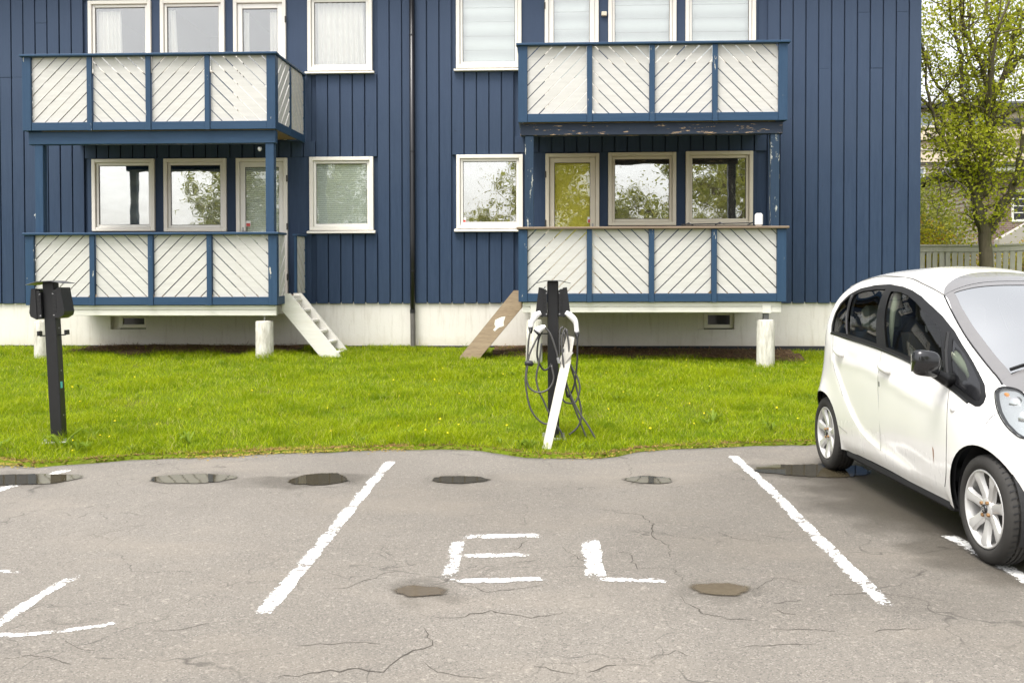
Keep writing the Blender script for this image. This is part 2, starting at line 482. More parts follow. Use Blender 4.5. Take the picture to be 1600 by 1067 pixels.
def soil_mat():
    k = NT('lawn_soil'); c = k.pos()
    a = k.noise(c, 1.4, 5, .6); b = k.noise(c, 30, 5, .7)
    colr = k.mix(b, (.07, .10, .006), (.14, .19, .01))
    bare = k.ramp(a, [(.55, 0.0), (.7, 1.0)])
    colr = k.mix(k.math('MULTIPLY', bare, .5), colr, (.11, .075, .04))
    M['lawn_soil'] = k.done(k.bsdf(base=colr, rough=.95, normal=k.bump(b, .8, .03), spec=.1))
    k = NT('bare_earth'); c = k.pos(); b = k.noise(c, 24, 5, .7)
    M['bare_earth'] = k.done(k.bsdf(base=k.mix(b, (.055, .033, .019), (.16, .105, .062)), rough=.95, normal=k.bump(b, 1, .04), spec=.1))
    k = NT('moss'); c = k.pos(); b = k.n('NewGeometry').outputs['Random Per Island']; a = k.noise(c, 1.7, 4, .6)
    M['moss'] = k.done(k.bsdf(base=k.mix(k.ramp(a, [(.4, 0.0), (.6, 1.0)]), k.mix(b, (.13, .085, .035), (.30, .20, .06)), k.mix(b, (.13, .12, .025), (.28, .235, .04))), rough=.95, normal=k.bump(b, 1, .03), spec=.1))
soil_mat()

def leaf_mat(name, cols, trans=.45, patch=None, rough=.5):
    k = NT(name); g = k.n('NewGeometry')
    r = g.outputs['Random Per Island']
    n = len(cols)
    colr = k.ramp(r, [(i/max(1, n-1), cc) for i, cc in enumerate(cols)])
    if len(cols) > 5:      # clover and darker tufts in patches
        a2 = k.noise(k.mapping(g.outputs['Position'], (1, 1, 1), (5, 9, 0)), 2.6, 4, .65)
        colr = k.mix(k.math('MULTIPLY', k.ramp(a2, [(.50, 0.0), (.62, 1.0)]), .62), colr, (.10, .19, .004))
    if patch:
        a = k.noise(g.outputs['Position'], patch[0], 4, .6)
        colr = k.mix(k.math('MULTIPLY', k.ramp(a, [(.42, 0.0), (.66, 1.0)]), patch[2]), colr, patch[1])
    d = k.bsdf(base=colr, rough=rough, spec=.12)
    t = k.n('BsdfTranslucent', {'Color': colr}).outputs[0]
    M[name] = k.done(k.mixsh(trans, d, t))
leaf_mat('grass_blade', [(.09, .15, .002), (.20, .30, .003), (.36, .46, .004), (.46, .50, .02), (.20, .30, .002), (.13, .20, .002), (.34, .42, .01), (.52, .47, .17)], .5, (1.1, (.36, .42, .006), .5))
leaf_mat('straw', [(.30, .20, .09), (.22, .12, .05), (.16, .08, .035)], .2)
leaf_mat('tree_leaf', [(.24, .30, .012), (.38, .43, .02), (.50, .52, .04), (.60, .59, .09), (.30, .36, .014)], .6, (1.2, (.52, .54, .06), .45))
leaf_mat('hedge_leaf', [(.36, .34, .02), (.50, .42, .02), (.26, .30, .02), (.36, .19, .05)], .4)
leaf_mat('shrub_leaf', [(.17, .20, .03), (.27, .29, .06), (.36, .36, .09)], .45)
leaf_mat('weed_leaf', [(.13, .20, .015), (.20, .27, .03)], .4)
leaf_mat('dandelion', [(.75, .55, .01), (.68, .62, .03)], .2)

def bark_mat():
    k = NT('bark'); c = k.pos()
    a = k.noise(k.mapping(c, (8, 8, 2.5)), 2.0, 6, .7); b = k.noise(c, 3, 4, .6)
    colr = k.mix(a, (.06, .05, .035), (.21, .18, .125))
    colr = k.mix(k.math('MULTIPLY', k.ramp(b, [(.45, 0.0), (.65, 1.0)]), .5), colr, (.13, .13, .06))
    M['bark'] = k.done(k.bsdf(base=colr, rough=.9, normal=k.bump(a, 1, .03), spec=.15))
bark_mat()

# the car's
def car_paint():
    k = NT('car_paint'); c = k.coord()
    d = k.noise(c, 2.5, 4, .6); z = k.n('SeparateXYZ', {0: c}).outputs['Z']
    low = k.math('MULTIPLY', k.ramp(z, [(.22, 1.0), (.5, 0.0)]), k.ramp(k.noise(k.mapping(c, (6, 6, 1.5)), 2, 5, .7), [(.35, 0.0), (.7, 1.0)]))
    colr = k.mix(k.math('MULTIPLY', low, .25), k.mix(d, (.74, .725, .69), (.78, .765, .73)), (.42, .37, .28))
    M['car_paint'] = k.done(k.bsdf(base=colr, rough=k.math('ADD', .25, k.math('MULTIPLY', low, .3)), coat=.8, coat_rough=.06, spec=.4))
car_paint()
simple('car_black', (.008, .008, .009), .16, coat=.4, var=.1)
simple('car_trim', (.008, .008, .0085), .38, var=.12, spec=.3)
simple('car_gap', (.16, .155, .145), .8)
simple('car_liner', (.012, .012, .013), .75, var=.15)
simple('seat_cloth', (.05, .043, .033), .9, var=.1, nscale=30, bump=.3)
simple('seat_light', (.34, .36, .27), .8, var=.08)
simple('dash_plastic', (.035, .037, .038), .6)
simple('screen_grey', (.15, .145, .145), .22, coat=.6, spec=.5)
simple('rim_alloy', (.55, .54, .52), .32, .35, var=.06, coat=.4)
simple('nut_rust', (.30, .17, .07), .6, .4, var=.2, nscale=40)
simple('disc_metal', (.16, .14, .12), .5, .7, var=.2)
simple('reflector', (.62, .62, .62), .18, .9, var=.08)
simple('lamp_amber', (.55, .20, .03), .3)
simple('lamp_red', (.35, .01, .012), .25, coat=.6)
simple('rust_stain', (.28, .11, .03), .8, var=.3, nscale=60)
glass_mat('car_side_glass', .05, (1, 1, 1), clear=(.52, .55, .53))
glass_mat('car_screen_glass', .72, (1.0, 1.0, .99))
glass_mat('lamp_lens', .08, (1, 1, 1))
def tyre_mat():
    k = NT('tyre'); c = k.coord()
    M['tyre'] = k.done(k.bsdf(base=k.mix(k.noise(c, 6, 4), (.020, .019, .018), (.042, .039, .035)), rough=.75, normal=k.bump(k.noise(c, 90, 3), .3, .003), spec=.3))
tyre_mat()

# the background's
def brick_mat():
    k = NT('brick_wall'); c = k.pos()
    m = k.mapping(k.n('CombineXYZ', {'X': k.n('SeparateXYZ', {0: c}).outputs['X'], 'Y': k.n('SeparateXYZ', {0: c}).outputs['Z'], 'Z': 0.0}).outputs[0])
    b = k.n('TexBrick', {'Vector': m, 'Color1': (.16, .10, .085, 1), 'Color2': (.24, .165, .145, 1), 'Mortar': (.34, .30, .27, 1), 'Scale': 4.0, 'Mortar Size': .02, 'Brick Width': .5, 'Row Height': .25})
    M['brick_wall'] = k.done(k.bsdf(base=b.outputs['Color'], rough=.85, normal=k.bump(b.outputs['Fac'], .5, .01), spec=.2))
brick_mat()
wood_paint('house_cream', (.62, .52, .38), (.72, .62, .48), .6, 'x')
wood_paint('fence_paint', (.44, .42, .365), (.56, .54, .48), .65, 'z', dirt=.3)
simple('far_glass', (.42, .47, .52), .12, var=.1)
simple('dark_roof', (.03, .03, .033), .6)
simple('ramp_concrete', (.36, .33, .30), .85)

# ------------------------------------------------------------------ ground
EDGE = [(-40, 7.3), (-12, 7.4), (-7, 7.5), (-4.617, 7.56), (-4.2, 7.41), (-3.9, 7.58), (-3.6, 7.77), (-3.1, 7.87), (-2.49, 8.08), (-1.72, 8.27), (-.92, 8.39), (-.56, 8.27), (-.32, 8.06), (.015, 7.94),
        (.457, 7.96), (.82, 8.31), (1.43, 8.53), (2.48, 8.74), (4.5, 8.9), (8, 9.0), (40, 9.2)]
EX, EY = np.array(EDGE).T
def edge_y(x): return np.interp(x, EX, EY)
def terrain(x, y):
    """height of the lawn: a gentle bank up to the wall, then a slope beside and behind the house"""
    x = np.asarray(x, float); y = np.asarray(y, float)
    t = np.clip((y - edge_y(x)) / 7.4, 0, None)
    z = .015 + .44*np.clip(t, 0, 1)*(.72+.28*np.clip(t, 0, 1)) + np.clip(y-15.6, 0, 60)*.115*np.clip((x-4.5)/3, 0, 1)
    z = z + .018*np.sin(x*1.7+y*.6)*np.clip(t*3, 0, 1)*np.sin(y*1.3-x*.4)
    return np.where(y < edge_y(x), -.06, z)

# terrain: one sheet to the horizon, finer on the lawn
def ground_sheet():
    xs = np.concatenate([np.linspace(-600, -30, 8), np.linspace(-25, -11, 15), np.linspace(-10.5, 12, 151), np.linspace(13, 40, 28), np.linspace(60, 600, 8)])
    tt = np.concatenate([[-600, -200, -60, -20, -6, -1.0, -.02], np.linspace(0.0, .2, 6), np.linspace(.3, 9, 60), np.linspace(9.5, 40, 40), [60, 120, 300, 700]])
    V = []
    for t in tt:
        y = edge_y(xs) + t
        z = np.where(t < 0, -.06, terrain(xs, y + 1e-6))
        V.append(np.stack([xs, y, z], 1))
    V = np.concatenate(V); n, m = len(xs), len(tt)
    i, j = np.meshgrid(np.arange(m-1), np.arange(n-1), indexing='ij'); a = (i*n+j).ravel()
    o = np_mesh('ground', V, np.stack([a, a+1, a+n+1, a+n], 1), M['lawn_soil'], smooth=True)
    tag(o, 'lawn soil rising from the car park to the blue house', None, None, 'structure')
ground_sheet()
# asphalt: ends along the ragged lawn edge
def asphalt_sheet():
    xs = np.concatenate([[-300, -100, -40, -20], np.linspace(-12, 12, 241), [20, 40, 100, 300]])
    ed = edge_y(xs) + .03*np.sin(xs*7.3) + .02*np.sin(xs*17.1+1) + .012*np.sin(xs*41)
    ts = [-300., -100, -30, -10, -2, 2, 5]
    V = [np.stack([xs, np.full_like(xs, t), np.zeros_like(xs)], 1) for t in ts] + [np.stack([xs, ed-.2, np.zeros_like(xs)], 1), np.stack([xs, ed, np.full_like(xs, -.012)], 1), np.stack([xs, ed+.005, np.full_like(xs, -.05)], 1)]
    m, n = len(V), len(xs); V = np.concatenate(V)
    i, j = np.meshgrid(np.arange(m-1), np.arange(n-1), indexing='ij'); a = (i*n+j).ravel()
    o = np_mesh('car_park_asphalt', V, np.stack([a, a+1, a+n+1, a+n], 1), M['asphalt'])
    tag(o, 'worn grey asphalt of the car park', None, None, 'structure')
asphalt_sheet()
# moss and crumbs of earth along the asphalt edge
def moss_strip():
    r = np.random.default_rng(8)
    N = 26000
    x = r.uniform(-10, 7, N); e = edge_y(x)
    wd = .035 + .05*np.clip(np.sin(x*.9+2.2), 0, 1) + .03*np.sin(x*5.1)**2 + .06*(x < -2.4)
    t = r.normal(size=N)
    keep = r.uniform(0, 1, N) < (.30+.30*np.sin(x*2.1+.5*np.sin(x*6)))*np.where(x < -.8, 1.0, .35)
    x, e, wd, t = x[keep], e[keep], wd[keep], t[keep]; n = len(x)
    y = e + .03 + t*wd*.9
    s_ = r.uniform(.005, .013, n); h = s_*r.uniform(.5, 1.1, n)
    z = np.maximum(terrain(x, y), .0)+.001; a = r.uniform(0, 6.28, n)
    c = np.stack([x, y, z], 1)
    V = [c + np.stack([np.cos(a+k*2.094)*s_, np.sin(a+k*2.094)*s_, np.zeros(n)], 1) for k in range(3)] + [c + np.stack([0*x, 0*x, h], 1)]
    V = np.stack(V, 1).reshape(-1, 3); i = np.arange(n)*4
    F_ = np.concatenate([np.stack([i, i+1, i+3], 1), np.stack([i+1, i+2, i+3], 1), np.stack([i+2, i, i+3], 1)])
    o = np_mesh('moss_edge', V, F_, M['moss'])
    tag(o, 'ochre and yellow moss along the asphalt edge', 'moss', None, 'stuff')
moss_strip()
# bare earth under the balconies
def earth_patch(x0, x1, y0, y1, name, label):
    xs = np.linspace(x0, x1, 60); V = []
    ys = np.linspace(0, 1, 14)
    for t in ys:
        yy = (y0 + .14*np.sin(xs*3.1)+.07*np.sin(xs*7.7))*(1-t) + y1*t
        V.append(np.stack([xs, yy, terrain(xs, yy) + .012 + .03*np.sin(xs*5)*np.sin(yy*9)*(t > 0)*(t < 1) + .02*(t > 0)], 1))
    n = len(xs); V = np.concatenate(V); i, j = np.meshgrid(np.arange(len(ys)-1), np.arange(n-1), indexing='ij'); a = (i*n+j).ravel()
    tag(np_mesh(name, V, np.stack([a, a+1, a+n+1, a+n], 1), M['bare_earth'], smooth=True), label, None, None, 'structure')
EARTH = [(-7.7, -4.0, 14.45, 15.5), (-.9, 4.0, 14.55, 15.5)]
earth_patch(*EARTH[0], 'bare_soil', 'brown bare soil under the left balconies')
earth_patch(*EARTH[1], 'bare_soil', 'brown soil and straw under the right balconies')

# painted markings on the asphalt
def stroke(pts, width, name, label, z=.002, k=5):
    P = catmull([(x, y, 0) for x, y in pts], k) if len(pts) > 2 else [Vector((pts[0][0]+(pts[1][0]-pts[0][0])*i/24, pts[0][1]+(pts[1][1]-pts[0][1])*i/24, 0)) for i in range(25)]
    n = len(P); V = []; ed = []
    for i, p in enumerate(P):
        t = (P[min(i+1, n-1)]-P[max(i-1, 0)]).normalized(); s = Vector((t.y, -t.x, 0))
        wob = 1 + .10*math.sin(i*1.3+len(pts)) + .06*math.sin(i*3.7)
        endf = 1.0 if i in (0, n-1) else (.45 if i in (1, n-2) else 0)
        for q, e in ((-1, 1.0), (-.8, .12), (-.4, -.05), (.35, .0), (.75, .32), (1, 1.0)):
            V.append(p + s*q*width*.5*wob + Vector((0, 0, z))); ed.append(max(e, endf))
    f = [(i*6+j, i*6+j+1, i*6+j+7, i*6+j+6) for i in range(n-1) for j in range(5)]
    me = bpy.data.meshes.new(name); me.from_pydata([tuple(v) for v in V], [], f); me.materials.append(M['road_paint'])
    at = me.attributes.new('edge', 'FLOAT', 'POINT'); at.data.foreach_set('value', ed)
    o = link(name, me); return tag(o, label, None, None, 'structure')
stroke([(-1.335, 7.88), (-1.325, 6.5), (-1.30, 5.2), (-1.286, 3.90)], .108, 'parking_line', 'white painted bay line left of the letters', k=12)
stroke([(1.591, 8.21), (1.60, 6.9), (1.57, 5.6), (1.544, 4.12)], .108, 'parking_line', 'white painted bay line between the letters and the car', k=12)
stroke([(-3.86, 7.36), (-3.98, 6.6), (-4.06, 5.5), (-4.15, 3.9)], .12, 'parking_line', 'white painted bay line running through the leftmost puddle', k=10)
stroke([(2.345, 5.56), (2.365, 5.1), (2.38, 4.6), (2.42, 3.2)], .12, 'parking_line', 'white painted mark under the front wheel of the car', k=8)
def letter(name, label, strokes):
    root = empty(name, (strokes[0][0][0][0], strokes[0][0][0][1], 0)); tag(root, label, None, None, 'structure')
    for i, (pts, w_) in enumerate(strokes):
        o = stroke(pts, w_, 'paint_stroke', None, z=.002+.0006*i); o.parent = root
        o.location = (-root.location[0], -root.location[1], 0)
        if 'kind' in o: del o['kind']
letter('painted_letter', 'sprayed white capital letter E in the middle bay', [
    ([(-.53, 5.37), (-.515, 5.0), (-.50, 4.51)], .10), ([(-.58, 5.35), (-.27, 5.39), (.04, 5.42)], .11), ([(-.54, 4.97), (-.27, 5.0), (-.05, 5.03)], .095), ([(-.55, 4.54), (-.22, 4.57), (.03, 4.62)], .09)])
letter('painted_letter', 'sprayed white capital letter L in the middle bay', [
    ([(.24, 5.44), (.235, 5.0), (.235, 4.56)], .13), ([(.20, 4.61), (.42, 4.595), (.64, 4.59)], .085)])
letter('painted_letter', 'sprayed white strokes of a cropped letter at the left edge', [
    ([(-2.40, 4.64), (-2.42, 4.3), (-2.40, 3.85), (-2.43, 3.7)], .085), ([(-2.48, 3.77), (-2.2, 3.78), (-1.95, 3.88), (-1.87, 3.94)], .06), ([(-3.3, 4.5), (-3.0, 4.60), (-2.62, 4.63)], .07)])

# open cracks in the asphalt
CRACKS = [[(0.328, 6.084), (0.586, 5.921), (0.637, 5.714), (0.611, 5.418), (0.68, 5.232), (0.658, 5.007)], [(-1.03, 3.392), (-0.868, 3.444), (-0.73, 3.473), (-0.627, 3.465), (-0.591, 3.6), (-0.499, 3.694), (-0.482, 3.79), (-0.538, 3.925)], [(-1.022, 3.699), (-0.913, 3.74), (-0.805, 3.744), (-0.694, 3.734)], [(-0.48, 3.554), (-0.425, 3.472), (-0.279, 3.42), (-0.199, 3.451)], [(-0.504, 4.03), (-0.38, 4.063), (-0.267, 4.136), (-0.223, 4.125), (-0.08, 4.057), (0.016, 4.101), (0.065, 4.135)], [(-0.063, 3.539), (0.097, 3.471)], [(0.156, 3.481), (0.261, 3.557)], [(0.4, 3.63), (0.511, 3.711), (0.552, 3.654)], [(1.023, 4.296), (1.185, 4.337)], [(1.033, 4.195), (1.102, 4.14)], [(1.262, 5.469), (1.38, 5.376)], [(0.944, 3.964), (1.218, 3.947)], [(0.798, 3.761), (1.084, 3.798)], [(1.371, 3.964), (1.611, 3.988)], [(0.973, 4.448), (1.101, 4.628), (1.186, 4.661), (1.253, 4.593)], [(0.322, 5.056), (0.446, 5.085), (0.455, 4.8), (0.649, 4.807), (0.667, 4.612)], [(-0.188, 5.125), (-0.12, 5.304)], [(-1.045, 4.415), (-0.975, 4.436), (-0.91, 4.557), (-0.782, 4.718)], [(-2.017, 3.735), (-1.929, 3.656), (-1.832, 3.626)], [(-1.694, 3.847), (-1.572, 3.873), (-1.48, 3.941)], [(1.007, 5.546), (1.088, 5.38), (1.227, 5.344)], [(-0.505, 4.581), (-0.299, 4.394), (-0.023, 4.499)], [(0.082, 5.173), (0.164, 4.931), (0.246, 4.876)], [(0.591, 4.425), (0.693, 4.125), (0.904, 4.053)], [(-2.161, 3.524), (-2.027, 3.561), (-1.861, 3.492)], [(1.313, 4.405), (1.572, 4.46), (1.749, 4.375)]]
def cracks():
    rr = random.Random(12); mb = MB()
    for ci, c in enumerate(CRACKS):
        P = []
        for (a, b) in zip(c[:-1], c[1:]):
            L_ = math.hypot(b[0]-a[0], b[1]-a[1]); n = max(2, int(L_/.035))
            for i in range(n):
                t = i/n; P.append((a[0]+(b[0]-a[0])*t+rr.gauss(0, .007), a[1]+(b[1]-a[1])*t+rr.gauss(0, .009)))
        P.append(c[-1]); n = len(P); v = []
        for i, p in enumerate(P):
            q = P[min(i+1, n-1)]; o = P[max(i-1, 0)]; dx, dy = q[0]-o[0], q[1]-o[1]; L_ = math.hypot(dx, dy) or 1
            w_ = (.0016+.0030*rr.random()**2)*math.sin(math.pi*(i+.4)/(n+.2))**.5*(1.35 if ci in (0, 1, 4) else .9)
            v += [(p[0]-dy/L_*w_, p[1]+dx/L_*w_, .0012), (p[0]+dy/L_*w_, p[1]-dx/L_*w_, .0012)]
        mb.add(v, [(2*i, 2*i+1, 2*i+3, 2*i+2) for i in range(n-1)])
    tag(mb.build('asphalt_cracks', M['crack_fill']), 'thin ragged cracks in the asphalt', None, None, 'structure')
cracks()

# puddles
def puddle(x, y, rx, ry, label, seed, notch=.18, mat='puddle_water'):
    r = random.Random(seed); n = 56; V = [(x, y, .0058)]; ed = [0.0]
    ph = [r.uniform(0, 6.28) for _ in range(5)]
    for q, e in ((.65, .1), (.95, .45), (1.3, 1.0)):
        for i in range(n):
            a = 2*math.pi*i/n
            s = 1 + notch*(.5*math.sin(2*a+ph[0]) + .35*math.sin(3*a+ph[1]) + .25*math.sin(5*a+ph[2]) + .15*math.sin(9*a+ph[3]))
            V.append((x+rx*s*q*math.cos(a), y+ry*s*q*math.sin(a), .0058)); ed.append(e)
    f = [(0, 1+i, 1+(i+1) % n) for i in range(n)]
    f += [(1+k*n+i, 1+(k+1)*n+i, 1+(k+1)*n+(i+1) % n, 1+k*n+(i+1) % n) for k in range(2) for i in range(n)]
    me = bpy.data.meshes.new('puddle'); me.from_pydata(V, [], f); me.materials.append(M[mat])
    at = me.attributes.new('edge', 'FLOAT', 'POINT'); at.data.foreach_set('value', ed)
    tag(link('puddle', me), label, None, None, 'structure')
puddle(-4.05, 6.87, .40, .20, 'puddle cut by the left edge of the picture', 1)
puddle(-2.73, 6.94, .30, .16, 'long dark puddle left of the first bay line', 2, .1)
puddle(-1.75, 6.95, .18, .22, 'puddle touching the left bay line, reflecting the stairs', 3)
puddle(-.68, 6.97, .19, .13, 'small oval puddle left of the charging post with cables', 4, .1)
puddle(.76, 7.01, .17, .12, 'dark oval puddle before the right bay line', 5, .1)
puddle(2.12, 7.42, .46, .22, 'puddle round the rear wheel of the car', 6)
puddle(-.62, 4.39, .115, .085, 'small shallow puddle below the letter E', 7, .2, 'puddle_shallow')
puddle(.83, 4.47, .125, .10, 'small shallow puddle right of the letter L', 8, .2, 'puddle_shallow')

# ------------------------------------------------------------------ the blue apartment building
YW, YB = 15.55, 13.80            # wall plane, balcony front plane
BX0, BX1, BZ0, BZ1 = -12.3, 6.15, 1.22, 7.35
BO = (-3.0, YW, .40)
house = empty('apartment_building', BO)
tag(house, 'two storey house of dark blue vertical boards with white balconies', 'building')
def part(mb, name, mat, parent=None, smooth=False):
    return mb.build(name, M[mat] if isinstance(mat, str) else mat, house if parent is None else parent, smooth, BO)

# window list: name, x0, x1, z0, z1, kind, sill, contents
WIN = [
    ('w', -7.81, -6.72, 2.44, 3.67, 'white', 0, 'pale'), ('w', -6.56, -5.48, 2.43, 3.67, 'white', 0, 'pale'), ('d', -5.31, -4.43, 1.30, 3.67, 'white', 0, 'green'),
    ('w', -4.05, -2.96, 2.44, 3.68, 'white', 1, 'green'), ('w', -1.55, -.43, 2.46, 3.70, 'white', 1, 'brown'), ('d', -.05, .85, 1.34, 3.71, 'cream', 0, 'yellow'),
    ('w', 1.00, 2.13, 2.50, 3.72, 'cream', 0, 'dark'), ('w', 2.29, 3.40, 2.50, 3.73, 'cream', 0, 'dark'),
    ('w', -7.85, -6.76, 5.13, 6.36, 'white', 0, 'curtain_left'), ('w', -6.60, -5.49, 5.13, 6.36, 'white', 0, 'curtain_edge'), ('d', -5.34, -4.44, 3.98, 6.35, 'white', 0, 'curtain_both'),
    ('w', -4.07, -2.97, 5.13, 6.40, 'white', 1, 'curtain_full'), ('w', -1.55, -.45, 5.15, 6.52, 'white', 1, 'blind'), ('d', -.06, .84, 4.05, 6.52, 'white', 0, 'blind'),
    ('w', 1.00, 2.13, 5.20, 6.52, 'white', 0, 'blind'), ('w', 2.28, 3.44, 5.20, 6.52, 'white', 0, 'blind'),
]
FLAT = [(-7.90, -4.02, 1.22, 3.685), (-.47, 3.46, 1.22, 3.735), (-7.90, -4.02, 3.95, 6.375), (-.49, 3.48, 4.0, 6.535)]   # zones of plain infill between the windows

# sheathing behind the boards, with the openings left out
def sheathing():
    mb = MB()
    xs = sorted({BX0, BX1} | {w_[1]+.03 for w_ in WIN} | {w_[2]-.03 for w_ in WIN})
    zs = sorted({BZ0, BZ1} | {w_[3]+.03 for w_ in WIN} | {w_[4]-.03 for w_ in WIN})
    for i in range(len(xs)-1):
        for j in range(len(zs)-1):
            cx, cz = (xs[i]+xs[i+1])/2, (zs[j]+zs[j+1])/2
            if any(w_[1]+.02 < cx < w_[2]-.02 and w_[3]+.02 < cz < w_[4]-.02 for w_ in WIN): continue
            mb.add([(xs[i], YW+.022, zs[j]), (xs[i+1], YW+.022, zs[j]), (xs[i+1], YW+.022, zs[j+1]), (xs[i], YW+.022, zs[j+1])], [(0, 1, 2, 3)])
    # gable end, rear and top of the core
    yb = 25.0
    mb.add([(BX1, YW, BZ0), (BX1, yb, BZ0), (BX1, yb, BZ1), (BX1, YW, BZ1)], [(0, 1, 2, 3)])
    mb.add([(BX0, YW, BZ0), (BX0, yb, BZ0), (BX0, yb, BZ1), (BX0, YW, BZ1)], [(3, 2, 1, 0)])
    mb.add([(BX0, yb, BZ0), (BX1, yb, BZ0), (BX1, yb, BZ1), (BX0, yb, BZ1)], [(3, 2, 1, 0)])
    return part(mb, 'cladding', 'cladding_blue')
clad = sheathing()
def boards():
    pitch = .2105; gap = .019
    n = int((BX1-BX0)/pitch)
    rr = random.Random(3)
    for i in range(n+1):
        x1 = BX1 - i*pitch; x0 = x1 - pitch + gap
        if x0 < BX0: break
        cuts = []
        for (a, b, c, d) in FLAT:
            if x1 > a+.01 and x0 < b-.01: cuts.append((c, d))
        for w_ in WIN:
            if w_[6] and x1 > w_[1]-.005 and x0 < w_[2]+.005: cuts.append((w_[3]-.05, w_[4]+.004))
        segs = [(BZ0-.02+rr.uniform(-.006, .006), BZ1)]
        for (c, d) in cuts:
            ns = []
            for (a, b) in segs:
                if d <= a or c >= b: ns.append((a, b)); continue
                if c > a+.02: ns.append((a, c))
                if d < b-.02: ns.append((d, b))
            segs = ns
        out = []
        for (a, b) in segs:
            j = rr.choice((5.95, 6.0, 5.08, 9, 9, 9, 9, 9, 9))
            if a+.3 < j < b-.3: out += [(a, j-.001), (j+.001, b)]
            else: out.append((a, b))
        for (a, b) in out:
            th = .024 + rr.uniform(-.003, .003)
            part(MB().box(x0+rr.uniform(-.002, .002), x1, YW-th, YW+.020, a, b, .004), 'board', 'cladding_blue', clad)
boards()
# plain infill between the windows of the balcony bays
def infill():
    for (a, b, c, d) in FLAT:
        xs = sorted([(w_[1], w_[2]) for w_ in WIN if w_[1] > a-.1 and w_[2] < b+.1 and w_[3] < d and w_[4] > c+.6 and (w_[4] < d+.05)])
        e = a
        for (p, q) in xs + [(b, b)]:
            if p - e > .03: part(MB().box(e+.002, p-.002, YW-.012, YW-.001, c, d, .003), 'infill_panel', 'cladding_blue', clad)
            e = q
        for w_ in WIN:                                   # apron below each window of the bay
            if w_[0] == 'w' and a-.1 < w_[1] and w_[2] < b+.1 and w_[3] > c and w_[4] < d+.05:
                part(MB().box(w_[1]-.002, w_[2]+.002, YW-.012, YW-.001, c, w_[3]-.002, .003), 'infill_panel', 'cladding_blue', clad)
infill()

def curtain(parent, x0, x1, z0, z1, y, mat, folds, lean=0.0, amp=.034):
    n = max(16, folds*8); V = []; F_ = []
    for i in range(n+1):
        t = i/n
        for j in range(5):
            s = j/4
            x = x0 + (x1-x0)*t + lean*(1-s)*t
            V.append((x, y + amp*math.sin(t*folds*2*math.pi + .6*math.sin(t*9)) * (.6+.4*(1-s)), z0+(z1-z0)*s))
    for i in range(n):
        for j in range(4): F_.append((i*5+j, (i+1)*5+j, (i+1)*5+j+1, i*5+j+1))
    return part(MB().add(V, F_), 'curtain', mat, parent, True)

